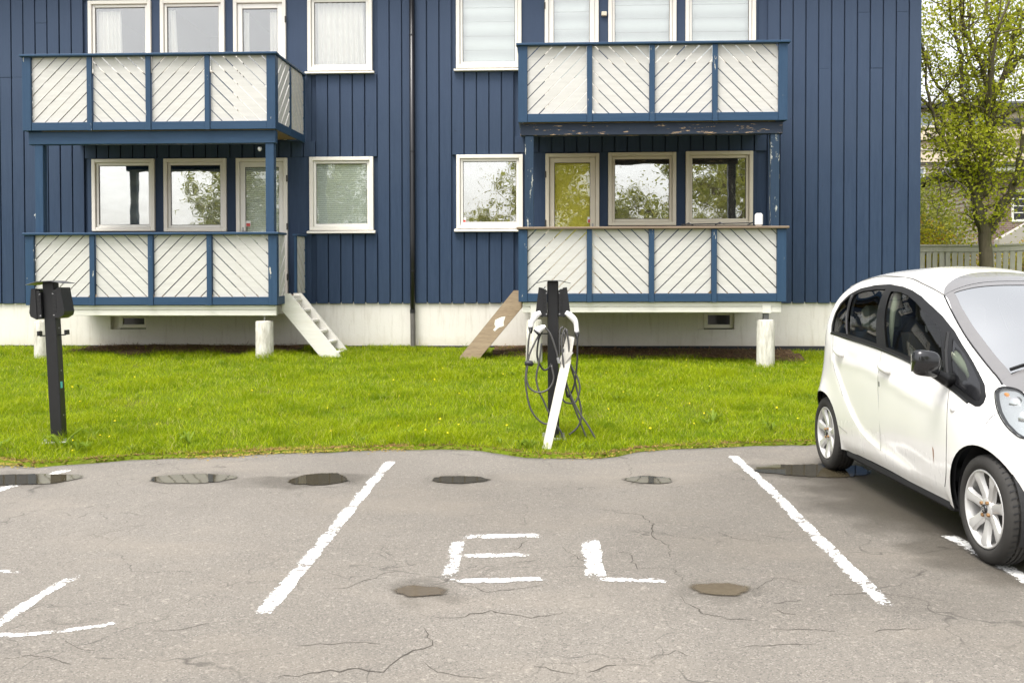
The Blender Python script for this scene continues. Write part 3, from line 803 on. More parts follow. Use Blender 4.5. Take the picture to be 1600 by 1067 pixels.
def window(kind, x0, x1, z0, z1, tone, sill, inside):
    cm = 'casing_white' if tone == 'white' else 'casing_cream'
    cw = .062; yf = YW-.055
    mb = MB()
    door = kind == 'd'
    mb.box(x0, x0+cw, yf, YW+.03, z0, z1, .005)
    mb.box(x1-cw, x1, yf, YW+.03, z0, z1, .005)
    mb.box(x0+cw, x1-cw, yf+.001, YW+.03, z1-cw, z1, .005)
    if not door: mb.box(x0+cw, x1-cw, yf+.001, YW+.03, z0, z0+cw, .005)
    root = part(mb, 'door' if door else 'window', cm)
    # sash
    sx0, sx1, sz0, sz1 = x0+cw+.003, x1-cw-.003, (z0+.02 if door else z0+cw+.003), z1-cw-.003
    sw = .085 if door else .045; ys = YW-.02
    bot = .9 if door else sw
    mb = MB()
    mb.box(sx0, sx0+sw, ys, YW+.03, sz0, sz1, .006); mb.box(sx1-sw, sx1, ys, YW+.03, sz0, sz1, .006)
    mb.box(sx0+sw, sx1-sw, ys+.001, YW+.03, sz1-sw, sz1, .006); mb.box(sx0+sw, sx1-sw, ys+.001, YW+.03, sz0, sz0+bot, .006)
    part(mb, 'sash', 'sash_white' if tone == 'white' else cm, root)
    gx0, gx1, gz0, gz1 = sx0+sw, sx1-sw, sz0+bot, sz1-sw
    gm = 'window_glass_clear' if inside in ('yellow', 'green') else ('window_glass_low' if z0 < 3.5 else 'window_glass')
    part(MB().box(gx0-.004, gx1+.004, YW+.006, YW+.012, gz0-.004, gz1+.004), 'pane', gm, root)
    # dark gasket round the pane
    g = .007; mb = MB()
    for (a, b, c, d) in ((gx0, gx0+g, gz0, gz1), (gx1-g, gx1, gz0, gz1), (gx0, gx1, gz1-g, gz1), (gx0, gx1, gz0, gz0+g)):
        mb.box(a, b, YW-.002, YW+.005, c, d)
    part(mb, 'gasket', 'hinge', root)
    if sill:
        part(MB().prism([(yf-.045, z0-.052), (yf-.045, z0-.022), (YW, z0-.001), (YW, z0-.05)], x0-.035, x1+.035, 'x'), 'sill', cm, root)
    # the room behind
    mb = MB(); yr = YW+2.2
    a, b, c, d = x0+.03, x1-.03, (z0+.03), z1-.03
    mb.add([(a, YW+.03, c), (b, YW+.03, c), (b, YW+.03, d), (a, YW+.03, d), (a, yr, c), (b, yr, c), (b, yr, d), (a, yr, d)],
           [(4, 5, 6, 7), (0, 4, 7, 3), (1, 2, 6, 5), (3, 7, 6, 2), (0, 1, 5, 4)])
    part(mb, 'room', 'room_dark', root)
    yi = YW+.10
    if inside == 'pale': part(MB().box(gx0-.03, gx1+.03, yi-.05, yi-.044, gz0-.02, gz1-.06), 'roller_blind', 'blind_white', root)
    elif inside == 'green': part(MB().box(gx0-.03, gx1+.03, yi-.055, yi-.049, gz0-.02, gz1+.02), 'venetian_blind', 'blind_green', root)
    elif inside == 'yellow': part(MB().box(gx0-.03, gx1+.03, yi-.06, yi-.054, gz0-.02, gz1+.02), 'roller_blind', 'blind_yellow', root)
    elif inside == 'brown': part(MB().box(gx0-.03, gx1+.03, yi+.1, yi+.106, gz0-.02, gz1+.02), 'roller_blind', 'blind_brown', root)
    elif inside == 'dark': part(MB().box(gx0-.03, gx1+.03, yi+.02, yi+.026, gz0-.02, gz1+.02), 'haze_sheet', 'haze_beige', root)  # unseen sheet added behind the pane, its colour imitates haze in the glass
    elif inside == 'blind':
        nb = 5; hh = (gz1-gz0+.04)/nb
        for q in range(nb): part(MB().box(gx0-.03, gx1+.03, yi-.02+.004*(q % 2), yi-.014+.004*(q % 2), gz0-.02+q*hh, gz0-.02+(q+1)*hh-.006), 'blind_fold', 'blind_white', root)
    elif inside == 'curtain_left': curtain(root, gx0-.02, gx0+.40, gz0-.02, gz1-.03, yi, 'curtain', 6, .03)
    elif inside == 'curtain_edge': curtain(root, gx0-.02, gx0+.10, gz0-.02, gz1-.03, yi, 'curtain', 2, .05)
    elif inside == 'curtain_both':
        curtain(root, gx0-.02, gx0+.08, gz0-.02, gz1-.03, yi, 'curtain', 2); curtain(root, gx1-.16, gx1+.02, gz0-.02, gz1-.03, yi, 'curtain', 3)
    elif inside == 'curtain_full': curtain(root, gx0-.02, gx1-.06, gz0-.02, gz1+.02, yi, 'curtain', 9, .05)
    if door:
        hx = x0 if (x0 < 1 and tone == 'cream') or z0 > 4 and x0 > -1 else x1
        for hz in (z1-.35, z0+.35, (z0+z1)/2+.02):
            part(MB().box(hx-.012, hx+.012, yf-.012, yf, hz-.055, hz+.055, .003), 'hinge', 'hinge', root)
        kx = sx1-.045 if hx == x0 else sx0+.045
        s = -1 if hx == x0 else 1
        mb = MB(); mb.box(kx-.012, kx+.012, ys-.012, ys, z0+1.02, z0+1.20, .004)
        mb.tube([(kx, ys-.01, z0+1.13), (kx, ys-.05, z0+1.13), (kx+s*.09, ys-.052, z0+1.12)], .009, 6)
        part(mb, 'handle', 'zinc', root)
    return root
for w_ in WIN: window(*w_)
# small alarm stickers on the panes
for (x, z) in ((-5.115, 2.56), (-1.43, 2.60), (.695, 2.60)):
    s_ = part(MB().box(x-.04, x+.04, YW-.0015, YW+.0035, z-.05, z+.05), 'sticker', 'white_plastic')
    part(MB().box(x-.033, x+.033, YW-.0025, YW-.0018, z-.045, z+.008), 'sticker_print', 'red_print', s_)

# foundation with basement windows, dark membrane at the ground
fmb = MB()
HOLES = [(-7.53, -6.91, .76, .98), (2.50, 3.11, .76, 1.03)]
xs = sorted({BX0+.03, BX1-.03} | {h[0] for h in HOLES} | {h[1] for h in HOLES}); zs = sorted({-.1, BZ0} | {h[2] for h in HOLES} | {h[3] for h in HOLES})
YF = YW+.012
for i in range(len(xs)-1):
    for j in range(len(zs)-1):
        cx, cz = (xs[i]+xs[i+1])/2, (zs[j]+zs[j+1])/2
        if any(h[0] < cx < h[1] and h[2] < cz < h[3] for h in HOLES): continue
        fmb.add([(xs[i], YF, zs[j]), (xs[i+1], YF, zs[j]), (xs[i+1], YF, zs[j+1]), (xs[i], YF, zs[j+1])], [(0, 1, 2, 3)])
for h in HOLES:
    fmb.add([(h[0], YF, h[2]), (h[1], YF, h[2]), (h[1], YF, h[3]), (h[0], YF, h[3]), (h[0], YF+.16, h[2]), (h[1], YF+.16, h[2]), (h[1], YF+.16, h[3]), (h[0], YF+.16, h[3])],
            [(0, 4, 5, 1), (1, 5, 6, 2), (2, 6, 7, 3), (3, 7, 4, 0)])
fmb.add([(BX1-.03, YF, -.1), (BX1-.03, 25, -.1), (BX1-.03, 25, BZ0), (BX1-.03, YF, BZ0)], [(0, 1, 2, 3)])
found = part(fmb, 'foundation', 'foundation')
for h in HOLES:
    mb = MB(); y0 = YF+.07; fw = .06
    mb.box(h[0]+.12, h[0]+.12+fw, y0, y0+.05, h[2]+.02, h[3], .004); mb.box(h[1]-fw, h[1], y0, y0+.05, h[2]+.02, h[3], .004)
    mb.box(h[0]+.12+fw, h[1]-fw, y0+.001, y0+.05, h[2]+.02, h[2]+.08, .004); mb.box(h[0]+.12+fw, h[1]-fw, y0+.001, y0+.05, h[3]-.03, h[3], .004)
    mb.box(h[0], h[0]+.12, y0+.03, y0+.06, h[2], h[3])
    part(mb, 'basement_window', 'casing_white', found)
    part(MB().box(h[0]+.15, h[1]-.05, y0+.03, y0+.036, h[2]+.06, h[3]-.02), 'basement_pane', 'car_black', found)
part(MB().box(BX0, BX1-.02, YF-.022, YF-.002, .0, .485, .006), 'membrane', 'membrane', found)
# roof, out of the picture but casting light and shade
mb = MB(); mb.prism([(YW-.6, BZ1-.02), (20.2, BZ1+2.2), (25.6, BZ1-.02), (25.6, BZ1+.18), (20.2, BZ1+2.42), (YW-.6, BZ1+.18)], BX0-.5, BX1+.5, 'x')
part(mb, 'roof', 'dark_roof')

# downpipe
px_ = -2.29
dp = part(MB().tube([(px_, YW-.085, BZ1), (px_, YW-.085, 2.2), (px_, YW-.085, 1.02)], .043, 14), 'downpipe', 'pipe_black', smooth=True)
part(MB().tube([(px_, YW-.085, 1.10), (px_, YW-.085, 1.04)], .047, 14), 'pipe_collar', 'pipe_black', dp)
part(MB().tube([(px_, YW-.085, 1.05), (px_+.005, YW-.095, .8), (px_+.01, YW-.11, .38)], .043, 14), 'pipe_shoe', 'pipe_grey', dp)
for z in (1.75, 3.75, 5.7):
    mb = MB(); mb.tube([(px_, YW-.085, z-.012), (px_, YW-.085, z+.012)], .046, 14); mb.box(px_-.012, px_+.012, YW-.05, YW-.02, z-.01, z+.01)
    part(mb, 'pipe_bracket', 'pipe_black', dp)

# small fittings on the wall
mb = MB(); mb.box(.885, .975, YW-.07, YW-.012, 5.99, 6.06, .008); part(mb, 'wall_box', 'casing_cream')
mb = MB(); mb.box(-8.80, -8.77, YW-.05, YW-.02, 2.66, 2.75, .004); mb.tube([(-8.785, YW-.05, 2.72), (-8.775, YW-.10, 2.71), (-8.74, YW-.11, 2.74)], .012, 6)
part(mb, 'wall_hook', 'white_plastic')

# ---- balconies
def balcony(x0, x1, zr, zb, posts_mat, cap_mat, lower, gate=None, seed=0):
    """x0..x1 front, zr rail top, zb bottom of the bottom rail"""
    rr = random.Random(seed)
    yf = YB; sag = .032
    def sh(p): return (p[0], p[1], p[2] + sag*max(0, p[1]-yf))
    mb = MB(); zfl = zb+.10
    mb.box(x0+.06, x1-.06, yf+.06, YW-.03, zfl-.03, zfl, 0, sh)
    root = part(mb, 'balcony', 'soffit_wood')
    # joists seen from below
    if not lower:
        nj = 12
        for i in range(nj):
            y = yf+.12+(YW-.1-yf-.12)*i/nj
            part(MB().box(x0+.07, x1-.07, y, y+.125, zfl-.052, zfl-.032, .003, sh), 'soffit_board', 'soffit_wood', root)
    cw, mw = .135, .078
    px = [x0+cw] + [x0+cw+(x1-x0-2*cw)*i/4 for i in (1, 2, 3)] + [x1-cw]
    capz = zr-.036
    # corner posts
    for (a, b) in ((x0, x0+cw), (x1-cw, x1)):
        part(MB().box(a, b, yf, yf+.045, zb, capz-.001, .004), 'corner_post', posts_mat, root)
    for i in (1, 2, 3):
        part(MB().box(px[i]-mw/2, px[i]+mw/2, yf-.004, yf+.03, zb-.004, capz-.001, .004), 'post', posts_mat, root)
    bounds = [(px[0], px[1]-mw/2)] + [(px[i]+mw/2, px[i+1]-mw/2) for i in (1, 2)] + [(px[3]+mw/2, px[4])]
    for i, (a, b) in enumerate(bounds):
        part(MB().box(a+.001, b-.001, yf+.010, yf+.045, zb+.002, zb+.125, .004), 'bottom_rail', 'trim_blue', root)
    # rail cap
    part(MB().box(x0-.03, x1+.035, yf-.035, yf+.085, capz, zr, .007), 'rail_cap', cap_mat, root)
    # slats: 45 degrees, turning at each post
    zs0, zs1 = zb+.127, capz-.002
    w_, gp = .1265, .0145
    for i, (a, b) in enumerate(bounds):
        d = 1 if i % 2 == 0 else -1
        diag = (w_+gp)*math.sqrt(2)
        off = rr.uniform(0, diag)
        c = -2.6 + off
        while c < 2.6:
            # strip between lines  u = c and u = c + w*sqrt2  where u = d*(x-a) ... rotated
            ww = w_*math.sqrt(2)*(1+rr.uniform(-.012, .012))
            xa = a if d == 1 else b
            strip = []
            for (cc, t) in ((c, -3), (c, 3), (c+ww, 3), (c+ww, -3)):
                strip.append((xa + d*(t), zs0 + t - 0 + cc))
            pl = clip_poly(strip, a+.003, b-.003, zs0, zs1)
            if len(pl) >= 3:
                ar = abs(sum(pl[k-1][0]*pl[k][1]-pl[k][0]*pl[k-1][1] for k in range(len(pl))))/2
                if ar > .0008:
                    y = yf+.048+rr.uniform(-.0025, .0025)
                    s_ = sum(pl[k-1][0]*pl[k][1]-pl[k][0]*pl[k-1][1] for k in range(len(pl)))
                    if s_ < 0: pl = pl[::-1]
                    part(MB().prism(pl, y, y+.018, 'y'), 'slat', 'white_slat', root)
            c += diag
    # sides
    for s, xs_ in ((-1, x0), (1, x1)):
        xo0, xo1 = (xs_, xs_+.04) if s < 0 else (xs_-.04, xs_)
        ye = YW-.05
        if gate == s: segs = [(yf+.046, yf+.10, 0), (yf+.10, yf+.46, 1), (ye-.62, ye-.56, 0), (ye-.56, ye-.05, 1), (ye-.05, ye, 0)]
        else:
            ym = (yf+ye)/2
            segs = [(yf+.046, yf+.15, 0), (yf+.15, ym-.035, 1), (ym-.035, ym+.035, 0), (ym+.035, ye-.06, 1), (ye-.06, ye, 0)]
        for (a, b, typ) in segs:
            if typ == 0:
                part(MB().box(xo0, xo1, a, b, zb, capz-.001, .004, sh), 'side_post', posts_mat, root)
            else:
                part(MB().box(xo0+.004, xo1-.004, a+.001, b-.001, zb+.002, zb+.125, .004, sh), 'side_rail', 'trim_blue', root)
                diag = (w_+gp+.016)*math.sqrt(2); c = -2.6
                d = 1 if a < (yf+ye)/2-.1 else -1
                while c < 2.6:
                    ww = w_*math.sqrt(2)
                    ya = a if d == 1 else b
                    pl = clip_poly([(ya+d*t, zs0+t+cc) for (cc, t) in ((c, -3), (c, 3), (c+ww, 3), (c+ww, -3))], a+.003, b-.003, zs0, zs1)
                    if len(pl) >= 3 and abs(sum(pl[k-1][0]*pl[k][1]-pl[k][0]*pl[k-1][1] for k in range(len(pl))))/2 > .0008:
                        q = xs_+.012 if s < 0 else xs_-.03
                        part(MB().prism(pl, q, q+.018, 'x', sh), 'slat', 'white_slat', root)
                    c += diag
        if gate == s:
            part(MB().box(xs_-.06, xs_+.02, yf+.09, yf+.47, capz, zr, .006, sh), 'rail_cap', cap_mat, root)
            part(MB().box(xs_-.06, xs_+.02, ye-.63, ye, capz, zr, .006, sh), 'rail_cap', cap_mat, root)
        else:
            part(MB().box(xs_-.06 if s > 0 else xs_-.02, xs_+.02 if s > 0 else xs_+.06, yf+.088, ye, capz, zr, .006, sh), 'rail_cap', cap_mat, root)
    return root
bul = balcony(-8.02, -4.115, 5.02, 3.865, 'post_blue', 'trim_blue', False, None, 1)
bll = balcony(-8.00, -4.105, 2.31, 1.205, 'post_blue', 'trim_blue', True, 1, 2)
bur = balcony(-.45, 3.53, 5.10, 3.93, 'post_blue', 'trim_blue', False, None, 3)
blr = balcony(-.45, 3.52, 2.37, 1.25, 'post_blue', 'rail_bare', True, None, 4)
# beams and posts under the upper balconies
part(MB().box(-7.97, -4.14, YB+.075, YB+.19, 3.665, 3.862, .006), 'beam', 'trim_blue', bul)
part(MB().box(-.42, 3.48, YB+.075, YB+.19, 3.745, 3.925, .006), 'beam', 'peeled_beam', bur)
for x, m_, b_, z0, z1 in ((-7.82, 'post_blue', bul, 1.33, 3.664), (-4.235, 'post_blue', bul, 1.33, 3.664), (-.285, 'peeled_post', bur, 1.37, 3.744), (3.37, 'peeled_post', bur, 1.37, 3.744)):
    part(MB().box(x-.065, x+.065, YB+.09, YB+.21, z0, z1, .006), 'support_post', m_, b_)
mb = MB(); mb.lathe([(.0, 0), (.028, 0), (.032, -.03), (.016, -.06), (0, -.065)], 12, 'z', (-4.42, YB+.2, 3.62)); part(mb, 'porch_lamp', 'white_plastic', bul, True)
# white rim joists of the lower balconies, their cross-ends and pillars
for (x0, x1, z0, z1, b_) in ((-7.95, -4.14, 1.045, 1.204, bll), (-.39, 3.46, 1.09, 1.249, blr)):
    zm_ = z0+(z1-z0)*.55
    part(MB().box(x0, x1, YB+.06, YB+.11, z0, zm_-.002, .005), 'rim_joist', 'white_wood', b_)
    part(MB().box(x0, x1, YB+.055, YB+.11, zm_+.002, z1-.001, .005), 'rim_joist', 'white_wood', b_)
    for i in range(7):
        x = x0+.05+(x1-x0-.2)*i/6
        part(MB().box(x, x+.05, YB+.112, YW-.03, z0+.01, z1-.01, .004), 'joist', 'white_wood', b_)
def pillar(x, z1, b_, r=.135, square=False):
    n = 8; mb = MB(); zb = .1
    prof = [(r*1.02, zb), (r, zb+.3), (r*.985, z1-.03), (r*.93, z1-.008), (r*.6, z1), (0.001, z1)]
    k = MB().lathe(prof, 16, 'z', (x, YB+.14, 0))
    p = part(k, 'pillar', 'pillar_concrete', b_); smooth_angle(p, 40)
    return p
pillar(-4.345, .965, bll); pillar(-7.82, .965, bll, .12); pillar(3.25, .985, blr); pillar(-.22, .985, blr, .125)
part(MB().tube([(-4.345, YB+.14, .95), (-4.345, YB+.14, 1.06)], .012, 8), 'anchor_rod', 'zinc', bll)
part(MB().box(3.21, 3.29, YB+.10, YB+.18, .98, 1.10, .004), 'anchor_shoe', 'grey_metal', blr)
part(MB().box(-.27, -.17, YB+.045, YB+.054, .95, 1.21, .004), 'anchor_plate', 'white_wood', blr)
part(MB().box(3.18, 3.31, YB+.045, YB+.054, 1.08, 1.22, .004), 'anchor_plate', 'white_wood', blr)

# ---- stairs
def stairs(xt, zt, xb, zb, ya, yb_, mat, parent, n, sign):
    root = part(MB().box(min(xt, xt+sign*.06), max(xt, xt+sign*.06), ya+.05, yb_-.05, zt-.16, zt-.02, .004), 'stairs', mat, parent)
    hh = .245
    for y in (ya, yb_-.045):
        pl = [(xt-sign*.055, zt+.02), (xt+sign*.07, zt+.02), (xb+sign*.02, zb+.02), (xb-sign*.02, zb-.06), (xb-sign*.24, zb-.06), (xt-sign*.055, zt-hh)]
        if sign < 0: pl = pl[::-1]
        part(MB().prism(pl, y, y+.045, 'y'), 'stringer', mat, root)
    for i in range(n):
        t = (i+.25)/n
        x = xt + (xb-xt)*t - sign*.03; z = zt-.02 + (zb-zt)*t
        part(MB().box(min(x-sign*.12, x+sign*.08), max(x-sign*.12, x+sign*.08), ya+.046, yb_-.046, z-.045, z-.005, .006), 'tread', mat, root)
    return root
# stairs hang on the house, each a part of it with its stringers and treads
sl = stairs(-4.10, 1.36, -3.24, .36, 14.22, 14.92, 'white_wood', None, 6, 1)
sr = stairs(-.47, 1.40, -1.37, .36, 14.25, 14.90, 'old_stair', None, 6, -1)
pp_ = [(-.668, 1.02), (-.73, 1.012), (-.825, .968), (-.84, .90), (-.82, .86), (-.86, .81), (-.83, .79), (-.79, .83), (-.76, .85), (-.72, .86), (-.69, .875), (-.695, .93)]
part(MB().prism(pp_, 14.2465, 14.2490, 'y'), 'paint_patch', 'sash_white', sr)
# things left on the lower right balcony
rack = empty('drying_rack', (2.5, YB+.05, 2.372)); tag(rack, 'thin black folded drying rack lying on the right balcony rail', 'drying rack')
def rp(mb, name, mat): return mb.build(name, M[mat], rack, False)
rp(MB().tube([(-.52, 0, .03), (.57, .02, .05)], .008, 6), 'bar', 'black_metal'); rp(MB().tube([(-.52, .05, .012), (.58, .07, .012)], .008, 6), 'bar', 'black_metal')
rp(MB().tube([(-.50, -.02, .012), (-.40, .05, .055), (-.34, .0, .012)], .010, 6), 'bracket', 'black_plastic')
rp(MB().tube([(-.02, -.02, .02), (.06, .05, .06), (.12, .02, .035)], .010, 6), 'bracket', 'black_plastic')
rp(MB().tube([(.45, -.02, .012), (.55, .05, .06), (.57, .02, .03)], .010, 6), 'bracket', 'black_plastic')
wb = MB().box(-.057, .057, -.04, .04, 0, .19, .025).build('white_canister', M['white_plastic'], None, False); wb.location = (3.12, YB+.04, 2.372)
smooth_angle(wb, 30); tag(wb, 'white plastic canister standing on the right balcony rail', 'canister')

# ------------------------------------------------------------------ charging posts
def charging_post(name, label, loc, rx, ry, rz, cables):
    root = empty(name, loc); root.rotation_euler = (rx, ry, rz)
    tag(root, label, 'charging post', 'charging posts on the lawn edge')
    def p(mb, nm, mt, parent=root, sm=False): return mb.build(nm, M[mt], parent, sm)
    p(MB().box(-.052, .052, -.052, .052, .0, 1.475, .006), 'column', 'black_metal')
    base = p(MB().box(-.115, .115, -.095, .095, .0, .018, .003), 'base_plate', 'zinc')
    for sx in (-1, 1):
        for sy in (-1, 1):
            p(MB().lathe([(.0, .045), (.014, .045), (.016, .03), (.016, .018)], 6, 'z', (sx*.09, sy*.07, 0)), 'bolt', 'zinc', base)
    # bent sheet cap
    pl = [(-.165, 1.452), (-.06, 1.476), (.06, 1.476), (.165, 1.452), (.165, 1.457), (.06, 1.482), (-.06, 1.482), (-.165, 1.457)]
    p(MB().prism(pl, -.13, .13, 'y'), 'cap', 'grey_metal')
    for s in (-1, 1):
        prof = [(.053, 1.385), (.070, 1.40), (.125, 1.405), (.150, 1.195), (.142, 1.175), (.098, 1.145), (.053, 1.145)]
        prof = [(s*a, b) for a, b in prof]
        if s > 0: prof = prof[::-1]
        b = p(MB().prism(prof, -.092, .092, 'y'), 'charger_box', 'black_plastic')
        cov = [(.092, 1.412), (.130, 1.418), (.158, 1.20), (.148, 1.165), (.098, 1.137), (.092, 1.145)]
        cov = [(s*a, b_) for a, b_ in cov]
        if s > 0: cov = cov[::-1]
        p(MB().prism(cov, -.099, .099, 'y'), 'cover', 'black_metal', b)
        for q in range(6):
            z = 1.20+q*.033
            p(MB().box(min(s*.060, s*.088), max(s*.060, s*.088), -.0965, -.0915, z, z+.014), 'vent_rib', 'black_metal', b)
        for z in (1.365, 1.17): p(MB().box(min(s*.054, s*.066), max(s*.054, s*.066), -.096, -.090, z-.005, z+.005), 'screw', 'zinc', b)
        # cable hook
        hk = MB().tube([(s*.045, -.01, .985), (s*.115, -.01, .985), (s*.125, -.01, .995)], .006, 6); hk.box(min(s*.112, s*.136), max(s*.112, s*.136), -.03, .03, .985, 1.03, .003)
        p(hk, 'hook', 'black_metal')
    for z in (1.05, .66, .25): p(MB().box(.0515, .056, -.006, .006, z-.006, z+.006, .001), 'rivet', 'zinc')
    if not cables: p(MB().box(.0515, .0545, -.028, .010, .50, .56, .001), 'inspection_label', 'teal_print')
    return root, p
lz = float(terrain(-4.50, 8.27))
cp1, _p = charging_post('charging_post', 'black charging post on the left, leaning, with no cable attached', (-4.49, 8.27, lz), 0, R(-2.6), R(3), False)
rz_ = float(terrain(.047, 8.6))
cp2, cpp = charging_post('charging_post', 'black charging post hung with coiled cables behind a white plank', (.047, 8.62, rz_), 0, R(-.3), 0, True)
def cw(pts, y):  # world x,z lists to the post's local frame
    return [(x-.047, y-8.62+dy, z-rz_) for (x, z, dy) in [(q[0], q[1], q[2] if len(q) > 2 else 0) for q in pts]]
def cable(pts, y, r=.0085, mat='cable_rubber'):
    return cpp(MB().tube(catmull(cw(pts, y), 7), r, 8), 'cable', mat, cp2, True)
cable([(-.16, 1.08), (-.18, .97), (-.19, .83), (-.2, .72), (-.21, .61), (-.2, .5), (-.17, .36), (-.11, .26), (-.03, .205), (.04, .22), (.11, .14), (.13, .06)], 8.50)
cable([(-.03, 1.1), (-.1, 1.0), (-.17, .85), (-.19, .74), (-.2, .63), (-.17, .54), (-.09, .5), (.0, .53), (.05, .62), (.03, .75)], 8.47)
cable([(-.04, 1.1), (-.06, 1.05), (-.09, .97), (-.10, .82), (-.05, .71), (.0, .715), (.03, .76)], 8.52, .009, 'cable_black')
cable([(-.03, 1.1), (.0, 1.07), (.03, 1.02), (.07, .9), (.095, .80)], 8.46)
cable([(-.06, .95), (-.08, .8), (-.11, .64), (-.09, .52), (-.04, .41), (-.0, .32), (.06, .24)], 8.50)
cable([(.27, 1.03), (.27, .86), (.26, .71), (.24, .57), (.2, .47), (.17, .47), (.155, .63), (.14, .9)], 8.50, .0085, 'cable_black')
cable([(.16, 1.09), (.13, 1.02), (.13, .86), (.16, .62), (.2, .49), (.28, .32), (.36, .2), (.43, .075)], 8.46)
cable([(.17, 1.08), (.19, .94), (.2, .77), (.27, .63), (.29, .52), (.25, .41), (.17, .4), (.13, .44), (.10, .55)], 8.50)
cable([(.15, 1.05), (.17, .9), (.2, .77), (.24, .63), (.27, .49), (.3, .35), (.3, .24), (.26, .16), (.19, .10)], 8.53)
cable([(.14, 1.1), (.11, 1.05), (.11, .8), (.13, .6), (.17, .5), (.22, .4), (.30, .2), (.35, .07)], 8.54)
for pts, y in (([(-.065, 1.235), (-.11, 1.205), (-.145, 1.15), (-.16, 1.09)], 8.53), ([(.165, 1.235), (.215, 1.195), (.255, 1.14), (.268, 1.04)], 8.53)):
    q = catmull(cw(pts, y), 5); n = len(q)
    pl = cpp(MB().tube(q, [.022+.008*math.sin(math.pi*min(1, i/(n-1)*1.3)) for i in range(n)], 12), 'plug', 'white_plastic', cp2, True)
    e = q[-1]; cpp(MB().tube([e+Vector((0, 0, .012)), e+Vector((0, 0, -.02)), e+Vector((0, 0, -.05))], [.025, .02, .011], 10), 'plug_sleeve', 'cable_black', pl, True)
g1 = cpp(MB().tube(catmull(cw([(-.105, 1.055), (-.085, 1.075), (-.05, 1.095), (-.02, 1.105)], 8.47), 4), [.012, .028, .036, .036, .034, .032, .03, .028, .026, .024, .022, .018, .015], 12), 'connector', 'white_plastic', cp2, True)
cpp(MB().tube(cw([(-.11, 1.045), (-.10, 1.055)], 8.465), [.034, .036], 12), 'connector_ring', 'cable_black', g1)
g2 = cpp(MB().tube(cw([(-.215, .765), (-.185, .77), (-.155, .765), (-.14, .75)], 8.48), [.018, .026, .026, .014], 10), 'connector', 'cable_black', cp2, True)
g3 = cpp(MB().tube(cw([(.088, .82), (.10, .77)], 8.45), .013, 8), 'cable_end', 'zinc', cp2)

# leaning plank: a bent white board resting against the post
def plank():
    A, B, Cc = Vector((-.02, 8.20, .02)), Vector((.165, 8.49, .80)), Vector((.205, 8.535, 1.01))
    root = empty('leaning_plank', (A.x, A.y, 0)); tag(root, 'white board with bent top leaning against the charging post', 'board')
    def seg(P, Q, w0, w1, th, name, tw=0):
        d = (Q-P).normalized(); s = Vector((1, 0, 0)); s = (s - d*s.dot(d)).normalized(); n_ = d.cross(s)
        mb = MB(); v = []
        for (P_, w_) in ((P, w0), (Q, w1)):
            for (a, b) in ((-1, -1), (1, -1), (1, 1), (-1, 1)):
                v.append(P_ + s*a*w_/2 + n_*b*th/2 - Vector((A.x, A.y, 0)))
        mb.add(v, [(3, 2, 1, 0), (4, 5, 6, 7), (0, 1, 5, 4), (1, 2, 6, 5), (2, 3, 7, 6), (3, 0, 4, 7)])
        return mb.build(name, M['fence_paint'], root)
    seg(A, B, .078, .088, .018, 'plank_body'); seg(B+Vector((-.015, -.012, -.02)), Cc, .098, .072, .014, 'bent_end')
    seg(B+Vector((-.045, -.02, -.03)), B+Vector((.05, -.02, .075)), .05, .03, .012, 'torn_flap')
plank()

# ------------------------------------------------------------------ the white car
def pch(pts):
    pts = sorted(pts); xs = [p[0] for p in pts]; ys = [p[1] for p in pts]
    h = [xs[i+1]-xs[i] for i in range(len(xs)-1)]; d = [(ys[i+1]-ys[i])/h[i] for i in range(len(h))]; m = [0.0]*len(xs)
    for i in range(1, len(xs)-1):
        if d[i-1]*d[i] > 0:
            w1 = 2*h[i]+h[i-1]; w2 = h[i]+2*h[i-1]; m[i] = (w1+w2)/(w1/d[i-1]+w2/d[i])
    m[0] = d[0]; m[-1] = d[-1]
    import bisect
    def f(x):
        x = min(max(x, xs[0]), xs[-1]); i = min(max(bisect.bisect_right(xs, x)-1, 0), len(h)-1); t = (x-xs[i])/h[i]
        return (2*t**3-3*t*t+1)*ys[i]+(t**3-2*t*t+t)*h[i]*m[i]+(-2*t**3+3*t*t)*ys[i+1]+(t**3-t*t)*h[i]*m[i+1]
    return f
zc = pch([(1.72, .52), (1.71, .66), (1.66, .80), (1.50, .915), (1.3, .99), (1.1, 1.07), (.9, 1.17), (.6, 1.33), (.3, 1.465), (.1, 1.535), (-.2, 1.59), (-.5, 1.61), (-.9, 1.60), (-1.2, 1.575), (-1.42, 1.53), (-1.57, 1.44), (-1.66, 1.2), (-1.70, .95), (-1.735, .6)])
cwid = pch([(1.72, .36), (1.70, .46), (1.64, .57), (1.5, .665), (1.26, .715), (.9, .7375), (0, .7375), (-.9, .7375), (-1.26, .728), (-1.5, .665), (-1.65, .60), (-1.735, .5)])
cexp = pch([(-1.735, 3.6), (-1.3, 3.3), (-.6, 2.8), (1.72, 2.8)])
zsh = pch([(1.72, .50), (1.71, .57), (1.69, .66), (1.62, .765), (1.5, .845), (1.35, .905), (1.19, .938), (1.12, .970), (.963, 1.04), (.698, 1.17), (.452, 1.298), (.239, 1.405), (0, 1.466), (-.39, 1.526), (-.9, 1.543), (-1.25, 1.50), (-1.45, 1.40), (-1.56, 1.25), (-1.64, 1.05), (-1.69, .85), (-1.735, .55)])
RIDGE = [(-1.10, 1.05), (-1.04, .86), (-.90, .722), (-.693, .553), (-.457, .41), (-.117, .345), (.34, .308), (.86, .306)]
